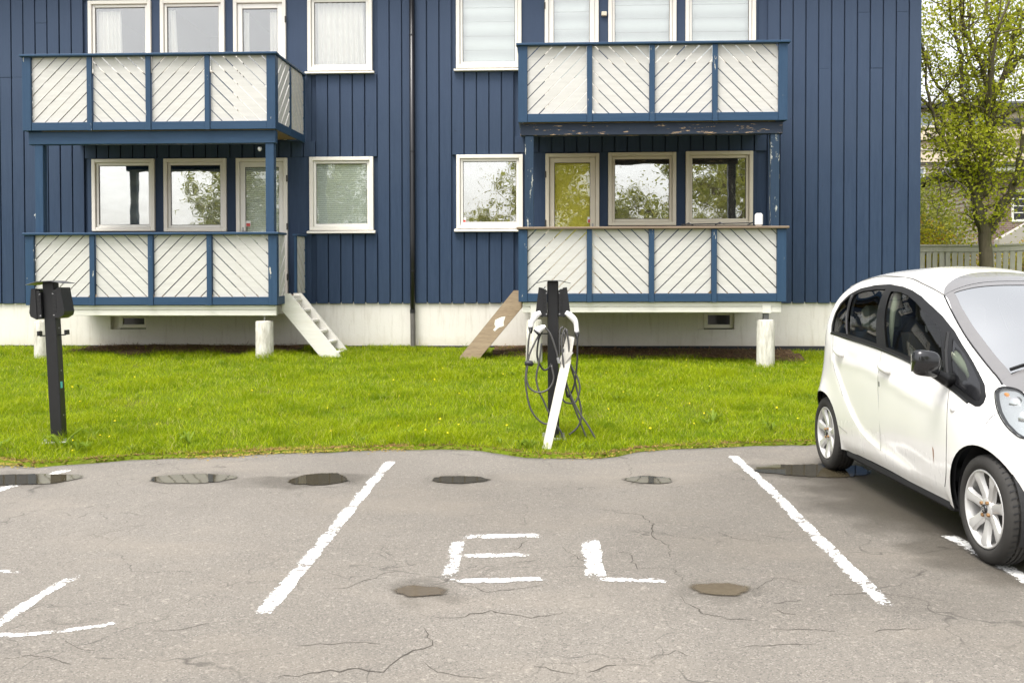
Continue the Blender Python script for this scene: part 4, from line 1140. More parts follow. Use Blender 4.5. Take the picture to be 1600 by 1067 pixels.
def ridge_d(x, z):
    best = 9; sg = 1
    for i in range(len(RIDGE)-1):
        (ax, az), (bx, bz) = RIDGE[i], RIDGE[i+1]
        dx, dz = bx-ax, bz-az; t = max(0, min(1, ((x-ax)*dx+(z-az)*dz)/(dx*dx+dz*dz)))
        d = math.hypot(x-ax-t*dx, z-az-t*dz)
        if d < best: best = d; sg = 1 if dx*(z-az)-dz*(x-ax) > 0 else -1
    return best*sg
def sstep(a, b, v):
    t = max(0, min(1, (v-a)/(b-a))); return t*t*(3-2*t)
def half(x, z, detail=True):
    c = zc(x); zm = min(.62, c-.12); n = cexp(x)
    W = cwid(x) + .062*math.exp(-((x+1.38)/.22)**2-((z-.46)/.2)**2) + .016*math.exp(-((x-1.22)/.3)**2-((z-.5)/.2)**2)
    if detail:
        d = ridge_d(x, z)
        if d > 0 and -1.12 < x < .95: W -= .014*sstep(0, .045, d)*math.exp(-(d/.34)**2)*sstep(.70, .1, x)*sstep(1.02, .92, z)
        if -1.1 < x < .7: W += .006*math.exp(-((z-(.90-.14*sstep(-.6, .8, x)))/.028)**2)
        W -= .018*math.exp(-((x+1.5)/.2)**2-((z-.93)/.16)**2)
        if z < .30 and -.9 < x < .88: W -= .02*sstep(.30, .2, z)
    if z <= zm: return W*(1-.05*((zm-z)/max(zm-.2, .05))**2)
    t = min(1, (z-zm)/max(c-zm, 1e-3))
    return W*max(0, 1-t**n)**(1/n)
def ztop(x, y):
    c = zc(x); zm = min(.62, c-.12); n = cexp(x)
    return zm+(c-zm)*max(0, 1-min(1, abs(y)/cwid(x))**n)**(1/n)

def car():
    head = R(-88.36)
    root = empty('parked_car', (2.979, 6.257, 0), head)
    tag(root, 'small white electric hatchback parked at the right edge', 'car')
    def P(mb, nm, mt, parent=None, sm=False): return mb.build(nm, M[mt], parent or root, sm)
    AR, AF, RR_, RF_ = (-1.26, .285), (1.245, .285), .345, .332
    # --- outline of one side in (x, z)
    out = []
    out += [(-1.735, .29), (-1.66, .25)]
    out += [(AR[0]+RR_*math.cos(a), max(.215, AR[1]+RR_*math.sin(a))) for a in np.linspace(math.pi*1.03, -math.pi*.06, 26)]
    out += [(-.75, .222), (-.6, .234), (-.3, .238), (0, .236), (.3, .226), (.6, .213), (.8, .203)]
    out += [(AF[0]+RF_*math.cos(a), max(.20, AF[1]+RF_*math.sin(a))) for a in np.linspace(math.pi*1.08, -math.pi*.02, 26)]
    out += [(1.62, .235), (1.69, .25), (1.72, .27), (1.72, .38)]
    sx = np.concatenate([np.linspace(1.72, 1.6, 9), np.linspace(1.55, -1.5, 110), np.linspace(-1.53, -1.735, 14)])
    out += [(x, zsh(x)) for x in sx]
    out += [(-1.735, .42)]
    GL = [(-1.165, 1.10), (-.9, 1.083), (-.726, 1.073), (-.4, 1.056), (-.05, 1.031), (.2, 1.008), (.397, .980), (.65, .934), (.857, .888), (.972, .858), (1.08, .828), (1.15, .813), (1.185, .818), (1.197, .838), (1.18, .872), (1.105, .928), (1.0, .985), (.912, 1.032), (.75, 1.115), (.6, 1.195), (.402, 1.283), (.24, 1.342), (.064, 1.400), (-.11, 1.44), (-.289, 1.466), (-.54, 1.484), (-.8, 1.478), (-1.0, 1.452), (-1.12, 1.405), (-1.185, 1.335), (-1.205, 1.25), (-1.195, 1.16)]
    G_FRONT = [(-.395, 1.432), (-.25, 1.428), (-.1, 1.405), (.06, 1.362), (.25, 1.296), (.40, 1.238), (.50, 1.196), (.66, 1.05), (.80, .925), (.6, .972), (.4, 1.008), (.18, 1.036), (-.055, 1.060)]
    G_REAR = [(-1.01, 1.405), (-.9, 1.432), (-.7, 1.446), (-.52, 1.446), (-.37, 1.26), (-.225, 1.072), (-.5, 1.092), (-.795, 1.107)]
    G_QR = [(-1.135, 1.118), (-1.165, 1.19), (-1.172, 1.27), (-1.135, 1.345), (-1.07, 1.392), (-.95, 1.26), (-.835, 1.108)]
    G_TRI = [(.635, 1.155), (.8, 1.078), (.95, 1.0), (1.07, .932), (1.15, .868), (1.155, .845), (1.12, .845), (1.0, .876), (.895, .905), (.76, 1.03)]
    G_TCL = [(.705, 1.105), (.75, 1.09), (.85, 1.035), (.96, .965), (.97, .935), (.93, .93), (.83, .975), (.745, 1.045)]
    LAMP = [(1.205, .900), (1.198, .918), (1.225, .928), (1.30, .918), (1.42, .872), (1.53, .805), (1.585, .745), (1.575, .712), (1.53, .705), (1.48, .722), (1.41, .758), (1.33, .808), (1.255, .862)]
    D_FRONT = [(-.128, 1.037), (.2, 1.0), (.397, .975), (.65, .929), (.857, .883), (.884, .86), (.905, .7), (.91, .55), (.885, .40), (.845, .318), (.34, .325), (-.10, .355), (-.115, .7)]
    D_REAR = [(-1.11, 1.088), (-.726, 1.068), (-.4, 1.051), (-.138, 1.037), (-.125, .7), (-.11, .356), (-.30, .38), (-.457, .425), (-.60, .50), (-.693, .565), (-.8, .65), (-.89, .735), (-.97, .80), (-1.03, .87), (-1.07, .97)]
    polys = [GL, G_FRONT, G_REAR, G_QR, G_TRI, G_TCL, LAMP, D_FRONT, D_REAR]
    verts = []; edges = []
    def addloop(lp, dens=.04):
        st = len(verts); pts = []
        for i in range(len(lp)):
            a, b = lp[i], lp[(i+1) % len(lp)]
            k = max(1, int(math.hypot(b[0]-a[0], b[1]-a[1])/dens))
            for q in range(k): pts.append((a[0]+(b[0]-a[0])*q/k, a[1]+(b[1]-a[1])*q/k))
        for i, p in enumerate(pts):
            verts.append(Vector(p)); edges.append((st+i, st+(i+1) % len(pts)))
    addloop(out, .05)
    for pl in polys: addloop(pl)
    for gx in np.arange(-1.70, 1.715, .034):
        for gz in np.arange(.22, 1.56, .034):
            if gz < zsh(gx)-.012 and in_poly(gx, gz, out): verts.append(Vector((gx, gz)))
    cv, ce, cf, *_ = delaunay_2d_cdt(verts, edges, [], 0, 1e-5)
    cls = {}
    for f in cf:
        x = sum(cv[i].x for i in f)/len(f); z = sum(cv[i].y for i in f)/len(f)
        if not in_poly(x, z, out): continue
        c = 'shell'
        if in_poly(x, z, GL):
            c = 'surround'
            if in_poly(x, z, G_FRONT): c = 'front_glass'
            elif in_poly(x, z, G_REAR): c = 'rear_glass'
            elif in_poly(x, z, G_QR): c = 'quarter_glass'
            elif in_poly(x, z, G_TCL): c = 'corner_glass'
            elif in_poly(x, z, G_TRI): c = 'corner_black'
        elif in_poly(x, z, LAMP): c = 'lamp'
        elif in_poly(x, z, D_FRONT): c = 'front_door'
        elif in_poly(x, z, D_REAR): c = 'rear_door'
        cls.setdefault(c, []).append(f)
    def lift(p, s, off=0.0):
        return (p.x, s*(half(p.x, p.y)+off), p.y)
    def surf(faces, s, off=0.0):
        used = sorted({i for f in faces for i in f}); mp = {i: k for k, i in enumerate(used)}
        v = [lift(cv[i], s, off) for i in used]
        ff = [tuple(mp[i] for i in f) for f in faces]
        # consistent outward orientation
        res = []
        for f in ff:
            a, b, c = (Vector(v[f[k]]) for k in range(3)); n = (b-a).cross(c-a)
            res.append(f if n.y*s > 0 else f[::-1])
        return MB().add(v, res)
    shell = None
    for s in (-1, 1):
        sh_ = P(surf(cls['shell'], s), 'body_side', 'car_paint', sm=True)
        if s == -1: shell = sh_
        P(surf(cls['shell'] + cls['front_door'] + cls['rear_door'], s, -.03), 'inner_lining', 'car_liner', sh_, True)
        P(surf(cls['surround'], s, .001), 'window_surround', 'car_trim', sh_, True)
        P(surf(cls['surround'], s, -.03), 'pillar_lining', 'car_liner', sh_, True)
        fd = P(surf(cls['front_door'], s), 'front_door', 'car_paint', sm=True)
        rd = P(surf(cls['rear_door'], s), 'rear_door', 'car_paint', sm=True)
        P(surf(cls['front_glass'], s, -.008), 'door_window', 'car_side_glass', fd, True)
        P(surf(cls['rear_glass'], s, -.008), 'door_window', 'car_side_glass', rd, True)
        P(surf(cls['quarter_glass'], s, -.006), 'quarter_window', 'car_side_glass', rd, True)
        P(surf(cls['corner_black'], s, -.004), 'corner_window', 'car_black', sh_, True)
        P(surf(cls['corner_glass'], s, -.005), 'corner_pane', 'car_side_glass', sh_, True)
        # headlight: lens over a bright bowl
        hl = P(surf(cls['lamp'], s, .004), 'headlight', 'lamp_lens', sm=True)
        P(surf(cls['lamp'], s, -.02), 'lamp_bowl', 'reflector', hl, True)
        for (lx, lz_, lr) in ((1.34, .85, .036), (1.46, .79, .042)):
            yy = s*(half(lx, lz_)-.05)
            P(MB().lathe([(0.001, .034), (lr*.5, .03), (lr*.85, .016), (lr, 0), (lr*1.1, -.01)], 20, 'x', (lx+.0, yy, lz_)), 'lamp_projector', 'reflector', hl, True)
        P(MB().lathe([(0.001, .02), (.014, .016), (.02, 0)], 14, 'y', (1.265, 0, .888)) if False else MB().box(1.24, 1.275, s*(half(1.255, .885)-.03)-.008, s*(half(1.255, .885)-.03)+.008, .872, .9, .006), 'turn_signal', 'lamp_amber', hl)
        rim_ = [(x, s*(half(x, z)+.004), z) for (x, z) in LAMP + LAMP[:1]]
        P(MB().tube(catmull(rim_, 4), .0035, 6), 'lamp_rim', 'car_trim', hl, True)
        # seams
        def seam(pts, name, par, mat='car_gap', r=.0028):
            q = catmull([(x, s*(half(x, z)+.0005), z) for x, z in pts], 5); P(MB().tube(q, r, 5), name, mat, par)
        seam([(.87, .872), (.895, .78), (.91, .65), (.91, .55), (.885, .40), (.845, .312)], 'door_seam', fd)
        seam([(-.118, 1.03), (-.12, .85), (-.12, .7), (-.115, .5), (-.105, .352)], 'door_seam', fd, r=.0010)
        seam([(-1.10, 1.08), (-1.06, .95), (-1.02, .85), (-.89, .728), (-.8, .645)], 'door_seam', rd, r=.0022)
        seam([(1.0, .985), (1.03, .985), (1.075, .985)], 'wing_seam', sh_, r=.002)
        seam([(1.33, .805), (1.30, .775), (1.285, .74)], 'wing_seam', sh_, r=.002)
        seam([(-.915, .40), (-.82, .385), (-.74, .372)], 'sill_seam', sh_, r=.002)
        seam([(1.56, .36), (1.63, .355), (1.715, .35)], 'bumper_seam', sh_, r=.003)
        seam([(-1.167, 1.098), (-.726, 1.071), (-.4, 1.054), (-.05, 1.029), (.397, .978), (.857, .886), (1.08, .826)], 'belt_strip', sh_, 'car_trim', .008)
        seam([(.86, .889), (.76, .985), (.66, 1.085), (.565, 1.186)], 'corner_post', sh_, 'car_trim', .012)
        seam([(-.81, 1.104), (-.92, 1.23), (-1.045, 1.40)], 'quarter_post', rd, 'car_trim', .008)
        seam([(x, zsh(x)) for x in (.232, .1, -.1, -.3, -.6, -.9, -1.15, -1.35)], 'roof_gutter', sh_, 'car_gap', .006)
        seam([(x, zsh(x)-.002) for x in (.235, .45, .7, .96, 1.12, 1.19)], 'screen_seal', sh_, 'car_trim', .006)
        # wheel arch lips and liners
        for (c_, r_) in ((AR, RR_), (AF, RF_)):
            prof = [(r_+.003, s*.40), (r_+.003, s*.60), (r_+.003, s*.675)]
            k = 28; v = []; f = []
            for (rr2, yy) in prof:
                for i in range(k+1):
                    a = math.pi*1.12 - (math.pi*1.24)*i/k
                    v.append((c_[0]+rr2*math.cos(a), yy, c_[1]+rr2*math.sin(a)))
            for a in range(2):
                for i in range(k): f.append((a*(k+1)+i, a*(k+1)+i+1, (a+1)*(k+1)+i+1, (a+1)*(k+1)+i))
            f.append(tuple(range(k+1)))
            P(MB().add(v, f), 'wheel_arch_liner', 'car_liner')
        # handles
        for (x0, x1, z0, z1, par) in ((-1.0, -.835, .985, .948, rd), (-.105, .075, .938, .905, fd)):
            q = []
            for t in np.linspace(0, 1, 9):
                x = x0+(x1-x0)*t; z = z0+(z1-z0)*t; q.append((x, s*(half(x, z)+.004+.010*math.sin(math.pi*t)), z))
            P(MB().tube(q, [.016, .025, .028, .029, .029, .029, .028, .025, .016], 12), 'door_handle', 'car_paint', par, True)
        # side repeater, lock, rust stain
        yy = half(.955, .775)
        P(MB().lathe([(.001, .012), (.014, .010), (.022, .004), (.024, -.004)], 14, 'y', (0, 0, 0)).__class__().add(*(lambda m_: ([(.955+p[0]*1.3, s*(yy+p[1]), .775+p[2]*.8) for p in m_.v], m_.f))(MB().lathe([(.001, .012), (.014, .010), (.022, .004), (.024, -.004)], 14, 'y'))), 'side_repeater', 'white_plastic', sh_, True)
        # mirror
        m_ = MB(); v = []; nu, nv = 16, 10
        for i in range(nv+1):
            a = -math.pi/2+math.pi*i/nv
            for j in range(nu):
                b = 2*math.pi*j/nu
                e = lambda t, p: math.copysign(abs(t)**p, t)
                v.append((.060*e(math.cos(a), .5)*e(math.cos(b), .6)*(1.0 if math.cos(b) > 0 else .45), .078*e(math.cos(a), .5)*e(math.sin(b), .55), .076*e(math.sin(a), .6)))
        f = [(i*nu+j, i*nu+(j+1) % nu, (i+1)*nu+(j+1) % nu, (i+1)*nu+j) for i in range(nv) for j in range(nu)]
        mc = (.865, s*.845, 1.025)
        mir = P(m_.add([(mc[0]+p[0]+.25*abs(p[1]) * 0, mc[1]+p[1], mc[2]+p[2]+p[1]*s*.12) for p in v], f), 'wing_mirror', 'car_black', sm=True)
        P(MB().box(mc[0]-.033, mc[0]-.027, mc[1]-.070, mc[1]+.070, mc[2]-.050, mc[2]+.050, .002), 'mirror_glass', 'reflector', mir)
        P(MB().tube([(.85, s*.69, .925), (.85, s*.73, .935), (.86, s*.77, .96), (.865, s*.80, .98)], [.045, .036, .03, .03], 10), 'mirror_arm', 'car_trim', mir, True)
        tri = [(.60, 1.15), (.845, .915), (.70, .955)]
    # lock cylinder and rust spot on the right hand door
    P(MB().box(-.12, -.10, -half(-.11, .803)-.002, -half(-.11, .803)+.004, .785, .823, .004), 'door_lock', 'grey_metal', shell)
    P(MB().add([(.715, -half(.715, .52)-.0012, .525), (.735, -half(.735, .51)-.0012, .505), (.732, -half(.732, .47)-.0012, .465), (.727, -half(.727, .43)-.0012, .42), (.722, -half(.722, .48)-.0012, .48)], [(0, 1, 2, 3, 4)]), 'rust_spot', 'rust_stain', shell)
    # --- top: bands across the car from nose to tail
    ysh = lambda x: half(x, zsh(x))
    def band(fa, fb, nm, mt, u0=-1, u1=1, nx=8, nu=24, off=0.0, par=None):
        v = []; f = []
        for j in range(nu+1):
            u = u0+(u1-u0)*j/nu
            xa, xb = fa(u), fb(u)
            for i in range(nx+1):
                x = xa+(xb-xa)*i/nx; y = u*ysh(x)
                v.append((x, y, (zsh(x) if abs(u) > .9999 else ztop(x, y)) + off))
        for j in range(nu):
            for i in range(nx):
                a = j*(nx+1)+i; f.append((a, a+1, a+nx+2, a+nx+1))
        mb = MB().add(v, f)
        A, B, C_ = (Vector(mb.v[k]) for k in f[len(f)//2][:3])
        n = (B-A).cross(C_-A)
        if n.z + n.x*(.3 if A.x > 1 else -.3) < 0: mb.f = [q[::-1] for q in mb.f]
        return P(mb, nm, mt, par, True)
    cst = lambda c: (lambda u: c)
    nose = band(cst(1.7199), cst(1.60), 'nose', 'car_paint')
    bonnet = band(cst(1.60), lambda u: 1.36-.0*u*u, 'bonnet', 'car_paint')
    band(lambda u: 1.36, lambda u: 1.15+.045*u*u, 'cowl', 'screen_grey')
    ws = band(lambda u: 1.15+.045*u*u-.04, lambda u: .245+.03*(1-u*u), 'windscreen', 'car_screen_glass', -.89, .89, 24, 28, -.003)
    band(lambda u: 1.15+.045*u*u, lambda u: 1.11+.045*u*u, 'screen_border', 'screen_grey', par=ws, nx=2)
    for s in (-1, 1): band(lambda u: 1.11+.045*u*u, lambda u: .245+.03*(1-u*u), 'screen_border', 'screen_grey', s*.89, s*1.0, 24, 3, 0.0, ws)
    band(lambda u: .245+.03*(1-u*u), lambda u: .225-.01*(1-u*u), 'screen_border', 'screen_grey', par=ws, nx=2)
    band(lambda u: .222-.015*(1-u*u), lambda u: .215-.24*(1-u*u)**.7, 'roof_visor', 'screen_grey', nx=4)
    roof = band(lambda u: .215-.24*(1-u*u)**.7, cst(-1.36), 'roof', 'car_paint', nx=24)
    band(lambda u: .2-.24*(1-u*u)**.7, cst(-1.34), 'headlining', 'car_liner', -.98, .98, 16, 20, -.03, roof)
    hatch = band(cst(-1.36), cst(-1.46), 'tailgate', 'car_paint', nx=4)
    band(cst(-1.46), cst(-1.655), 'rear_window', 'car_black', par=hatch, nx=8)
    band(cst(-1.655), cst(-1.7349), 'tailgate_lower', 'car_paint', par=hatch, nx=6)
    # end caps, bumper faces
    for xe, nm in ((1.72, 'front_bumper'), (-1.735, 'rear_bumper')):
        zt = zsh(xe); pl = []
        for z in np.linspace(.27 if xe > 0 else .29, zt, 8): pl.append((-half(xe, z), z))
        for u in np.linspace(-.9, .9, 9): y = u*half(xe, zt); pl.append((y, ztop(xe, y)))
        for z in np.linspace(zt, .27 if xe > 0 else .29, 8): pl.append((half(xe, z), z))
        b = P(MB().add([(xe, y, z) for y, z in pl], [tuple(range(len(pl)))[::(-1 if xe > 0 else 1)]]), nm, 'car_paint')
        if xe > 0:
            P(MB().box(1.70, 1.728, -.30, .30, .29, .40, .01), 'grille', 'car_trim', b)
            P(MB().box(1.715, 1.732, -.26, .26, .41, .52, .003), 'plate_holder', 'car_trim', b)
        else:
            for s in (-1, 1): P(MB().box(-1.73, -1.68, s*.52-.05, s*.52+.05, .62, .95, .02), 'tail_lamp', 'lamp_red', b)
    # underside
    mb = MB(); mb.box(-.86, .86, -.69, .69, .17, .245, .02); mb.box(-1.66, -.86, -.40, .40, .19, .27, .02); mb.box(.86, 1.66, -.40, .40, .19, .27, .02)
    P(mb, 'underbody', 'car_liner')
    # interior
    P(MB().box(-1.35, 1.2, -.64, .64, .30, .34), 'cabin_floor', 'car_liner')
    P(MB().prism([(.80, .55), (.74, .88), (.85, .97), (1.05, .95), (1.10, .90), (1.10, .55)], -.50, .50, 'y'), 'dashboard', 'dash_plastic')
    P(MB().box(.78, .86, -.48, -.30, .84, .90, .01), 'vent_panel', 'dash_plastic')
    st = MB(); tor = []
    for i in range(25):
        a = 2*math.pi*i/24; tor.append((.62+.07*math.sin(a)*.9, .33+.175*math.cos(a), .93+.165*math.sin(a)))
    st.tube(tor, .014, 8, False); st.tube([(.66, .33, .93), (.85, .33, .82)], .03, 8)
    P(st, 'steering_wheel', 'car_liner', sm=True)
    for y in (-.33, .33):
        sc_ = MB(); sc_.box(.0, .50, y-.23, y+.23, .50, .66, .05)
        seat = P(sc_, 'seat', 'seat_cloth')
        P(MB().prism([(-.02, .58), (.10, .60), (-.08, 1.16), (-.20, 1.15)], y-.22, y+.22, 'y'), 'seat_back', 'seat_cloth', seat)
        P(MB().box(-.235, -.13, y-.12, y+.12, 1.20, 1.40, .035), 'head_rest', 'seat_cloth', seat)
        for q in (-.06, .06): P(MB().tube([(-.15, y+q, 1.12), (-.18, y+q, 1.24)], .008, 6), 'head_rest_rod', 'zinc', seat)
    rb = P(MB().box(-.95, -.45, -.60, .60, .50, .66, .05), 'rear_bench', 'seat_cloth')
    P(MB().prism([(-.93, .6), (-.82, .6), (-1.05, 1.12), (-1.15, 1.11)], -.58, .58, 'y'), 'bench_back', 'seat_cloth', rb)
    for y in (-.33, .33): P(MB().box(-1.16, -1.06, y-.15, y+.15, 1.12, 1.32, .035), 'head_rest', 'seat_light', rb)
    for s in (-1, 1):
        bp = [(-.115, .62), (-.42, 1.44)]
        P(MB().tube([(-.10, s*.655, .60), (-.16, s*.655, 1.03), (-.30, s*.575, 1.27), (-.42, s*.475, 1.44)], .028, 8), 'pillar_trim', 'seat_light', sm=True)
        P(MB().tube([(-.14, s*.63, .62), (-.20, s*.63, 1.03), (-.33, s*.55, 1.27), (-.44, s*.45, 1.42)], .009, 6), 'seat_belt', 'seat_light')
        P(MB().tube([(.70, s*.60, 1.06), (.88, s*.60, .98), (.98, s*.60, .90)], .03, 8), 'corner_trim', 'seat_light', sm=True)
    # wiper
    wp = P(MB().tube([(1.13, y, ztop(1.13, y)+.018) for y in np.linspace(-.50, .15, 12)], .010, 6), 'wiper', 'car_trim')
    P(MB().tube([(1.14, -.05, ztop(1.14, .05)+.03), (1.2, .25, ztop(1.2, .25)+.02)], .009, 6), 'wiper_arm', 'car_trim', wp)
    # --- wheels
    def wheel(x, s, wt, R_t):
        y0 = s*.722                                      # outer face
        wr = empty('wheel', (x, y0, R_t)); wr.parent = root
        if s > 0: wr.rotation_euler = (0, 0, math.pi)
        def W(mb, nm, mt, sm=True): return mb.build(nm, M[mt], wr, sm)
        # local: outer face at y = 0 looking to -y, inner side at +wt
        prof = [(.205, .020), (.215, .006), (.235, .0), (R_t-.030, .004), (R_t-.012, .014), (R_t-.003, .028)]
        for g in (.25, .5, .75):
            y = .028+(wt-.056)*g
            prof += [(R_t, y-.006), (R_t-.007, y-.004), (R_t-.007, y+.004), (R_t, y+.006)]
        prof += [(R_t-.003, wt-.028), (R_t-.012, wt-.014), (R_t-.030, wt-.004), (.235, wt), (.205, wt-.02)]
        ty = W(MB().lathe(prof, 56, 'y'), 'tyre', 'tyre'); smooth_angle(ty, 40)
        k = 48; blk = MB()
        for i in range(k):
            a = 2*math.pi*i/k
            p = [(math.cos(a)*(R_t-.001), .018, math.sin(a)*(R_t-.001)), (math.cos(a+.03)*(R_t+.001), .055, math.sin(a+.03)*(R_t+.001)), (math.cos(a+.055)*(R_t+.001), .055, math.sin(a+.055)*(R_t+.001)), (math.cos(a+.025)*(R_t-.001), .018, math.sin(a+.025)*(R_t-.001))]
            blk.add(p, [(0, 1, 2, 3)])
        tag(W(blk, 'tread_sipes', 'car_liner', False), kind='stuff')
        rim = W(MB().lathe([(.206, .018), (.208, .010), (.200, .006), (.194, .012), (.188, .030), (.180, .060), (.178, .13)], 48, 'y'), 'rim', 'rim_alloy')
        W(MB().lathe([(.001, .085), (.12, .085), (.12, .075), (.125, .075), (.125, .09)], 32, 'y'), 'brake_disc', 'disc_metal')
        W(MB().lathe([(.001, .12), (.18, .12)], 32, 'y'), 'wheel_back', 'disc_metal')
        for i in range(7):
            a = 2*math.pi*i/7 + .22; ca, sa = math.cos(a), math.sin(a)
            sec = [(.030, .030, .026, .014), (.075, .030, .026, .014), (.13, .029, .017, .012), (.172, .037, .010, .010), (.196, .052, .012, .008)]
            v = []; f = []
            for (r_, hw, yo, dp) in sec:
                for (t, y) in ((-hw, yo+.022), (-hw*.72, yo+.003), (0, yo-.002), (hw*.72, yo+.003), (hw, yo+.022), (0, yo+.040)):
                    v.append((ca*r_-sa*t, y, sa*r_+ca*t))
            for q in range(4):
                for j in range(6): f.append((q*6+j, q*6+(j+1) % 6, (q+1)*6+(j+1) % 6, (q+1)*6+j))
            o = MB().add(v, f).build('spoke', M['rim_alloy'], wr, True); smooth_angle(o, 50)
        W(MB().lathe([(.001, .018), (.030, .018), (.052, .022), (.062, .030), (.064, .06)], 32, 'y'), 'hub', 'rim_alloy')
        cp_ = W(MB().lathe([(.001, .008), (.020, .008), (.024, .012), (.025, .02)], 24, 'y'), 'hub_cap', 'car_black')
        for zz in (-.003, .008):
            W(MB().add([(-.014, .0072, zz-.006), (0, .0072, zz+.006), (.014, .0072, zz-.006), (.014, .0072, zz-.0105), (0, .0072, zz+.001), (-.014, .0072, zz-.0105)], [(0, 1, 4, 5), (1, 2, 3, 4)]), 'emblem', 'rim_alloy', False)
        for i in range(4):
            a = math.pi/4+i*math.pi/2+.2
            W(MB().lathe([(.001, .010), (.009, .010), (.011, .016), (.011, .03)], 6, 'y', (.043*math.cos(a), 0, .043*math.sin(a))), 'wheel_nut', 'nut_rust', False)
        return wr
    wheel(-1.262, -1, .175, .292); wheel(-1.262, 1, .175, .292); wheel(1.275, -1, .150, .286); wheel(1.275, 1, .150, .286)
car()

# ------------------------------------------------------------------ trees
def leaf_mesh(centers, normals_spread, size, n_rng, k=4):
    """one rhombus per leaf, folded a little along its rib"""
    n = len(centers)
    d = n_rng.normal(size=(n, 3)); d[:, 2] -= .25; d /= np.linalg.norm(d, axis=1)[:, None]
    a = n_rng.normal(size=(n, 3)); s = np.cross(d, a); s /= np.linalg.norm(s, axis=1)[:, None]
    u = np.cross(d, s)
    L = size*n_rng.uniform(.6, 1.25, n)[:, None]
    c = centers
    V = np.stack([c - d*L*.5, c + s*L*.30 + u*L*.10, c + d*L*.5, c - s*L*.30 + u*L*.10], 1).reshape(-1, 3)
    i = np.arange(n)*4
    F_ = np.stack([i, i+1, i+2, i+3], 1)
    return V, F_
def make_tree(name, label, loc, limbs, seed, leaf_mat_, leaf_size, twigs, per, spread=.26, group=None, rad=.19):
    r = np.random.default_rng(seed)
    root = empty(name, loc); tag(root, label, 'tree', group)
    mb = MB(); tips = []; segs = []
    for (pts, r0, r1) in limbs:
        q = catmull(pts, 5); n = len(q)
        wob = [Vector((r.normal()*.015, r.normal()*.015, 0)) for _ in q]
        q = [p+w_ for p, w_ in zip(q, wob)]
        mb.tube(q, [r0+(r1-r0)*(i/(n-1))**.8 for i in range(n)], 10 if r0 > .08 else 7)
        segs.append((q, r0, r1))
    def twig(p, d, ln, r0, depth):
        m = 5; q = [p]
        for i in range(m):
            d = (d + Vector(r.normal(size=3)*.22) + Vector((0, 0, .06))).normalized()
            q.append(q[-1] + d*ln/m)
        mb.tube(q, [r0*(1-.75*i/m) for i in range(m+1)], 4, False)
        for i in range(2, m+1): tips.append(q[i])
        if depth > 0:
            for _ in range(3):
                k_ = r.integers(1, m+1); nd = (d + Vector(r.normal(size=3)*.8)).normalized()
                twig(q[k_], nd, ln*.6, r0*.55, depth-1)
    for (q, r0, r1) in segs:
        n = len(q)
        if r0 > .17: continue
        for _ in range(max(3, int(twigs*n/20))):
            i = int(r.uniform(.18, 1)*(n-1)); d = Vector(r.normal(size=3)); d.z = abs(d.z)*.5+.05; d.normalize()
            twig(q[i], d, r.uniform(.5, 1.15), max(.008, min(.022, r1)), 1)
        for _ in range(3):
            d = (q[-1]-q[-3]).normalized(); twig(q[-1], (d+Vector(r.normal(size=3)*.4)).normalized(), r.uniform(.6, 1.2), .02, 1)
    trunk = mb.build('trunk', M['bark'], root, True)
    T = np.array([tuple(t) for t in tips])
    C_ = np.repeat(T, per, 0) + r.normal(size=(len(T)*per, 3))*spread*r.uniform(.2, 1.0, (len(T)*per, 1))
    V, F_ = leaf_mesh(C_, 1, leaf_size, r)
    np_mesh('crown', V, F_, M[leaf_mat_], root)
    return root, len(C_)
TX, TY = 8.83, 19.0
tz = float(terrain(TX, TY))
def lp(pts, dys): return [(x-TX, dy, z-tz) for (x, z), dy in zip(pts, dys)]
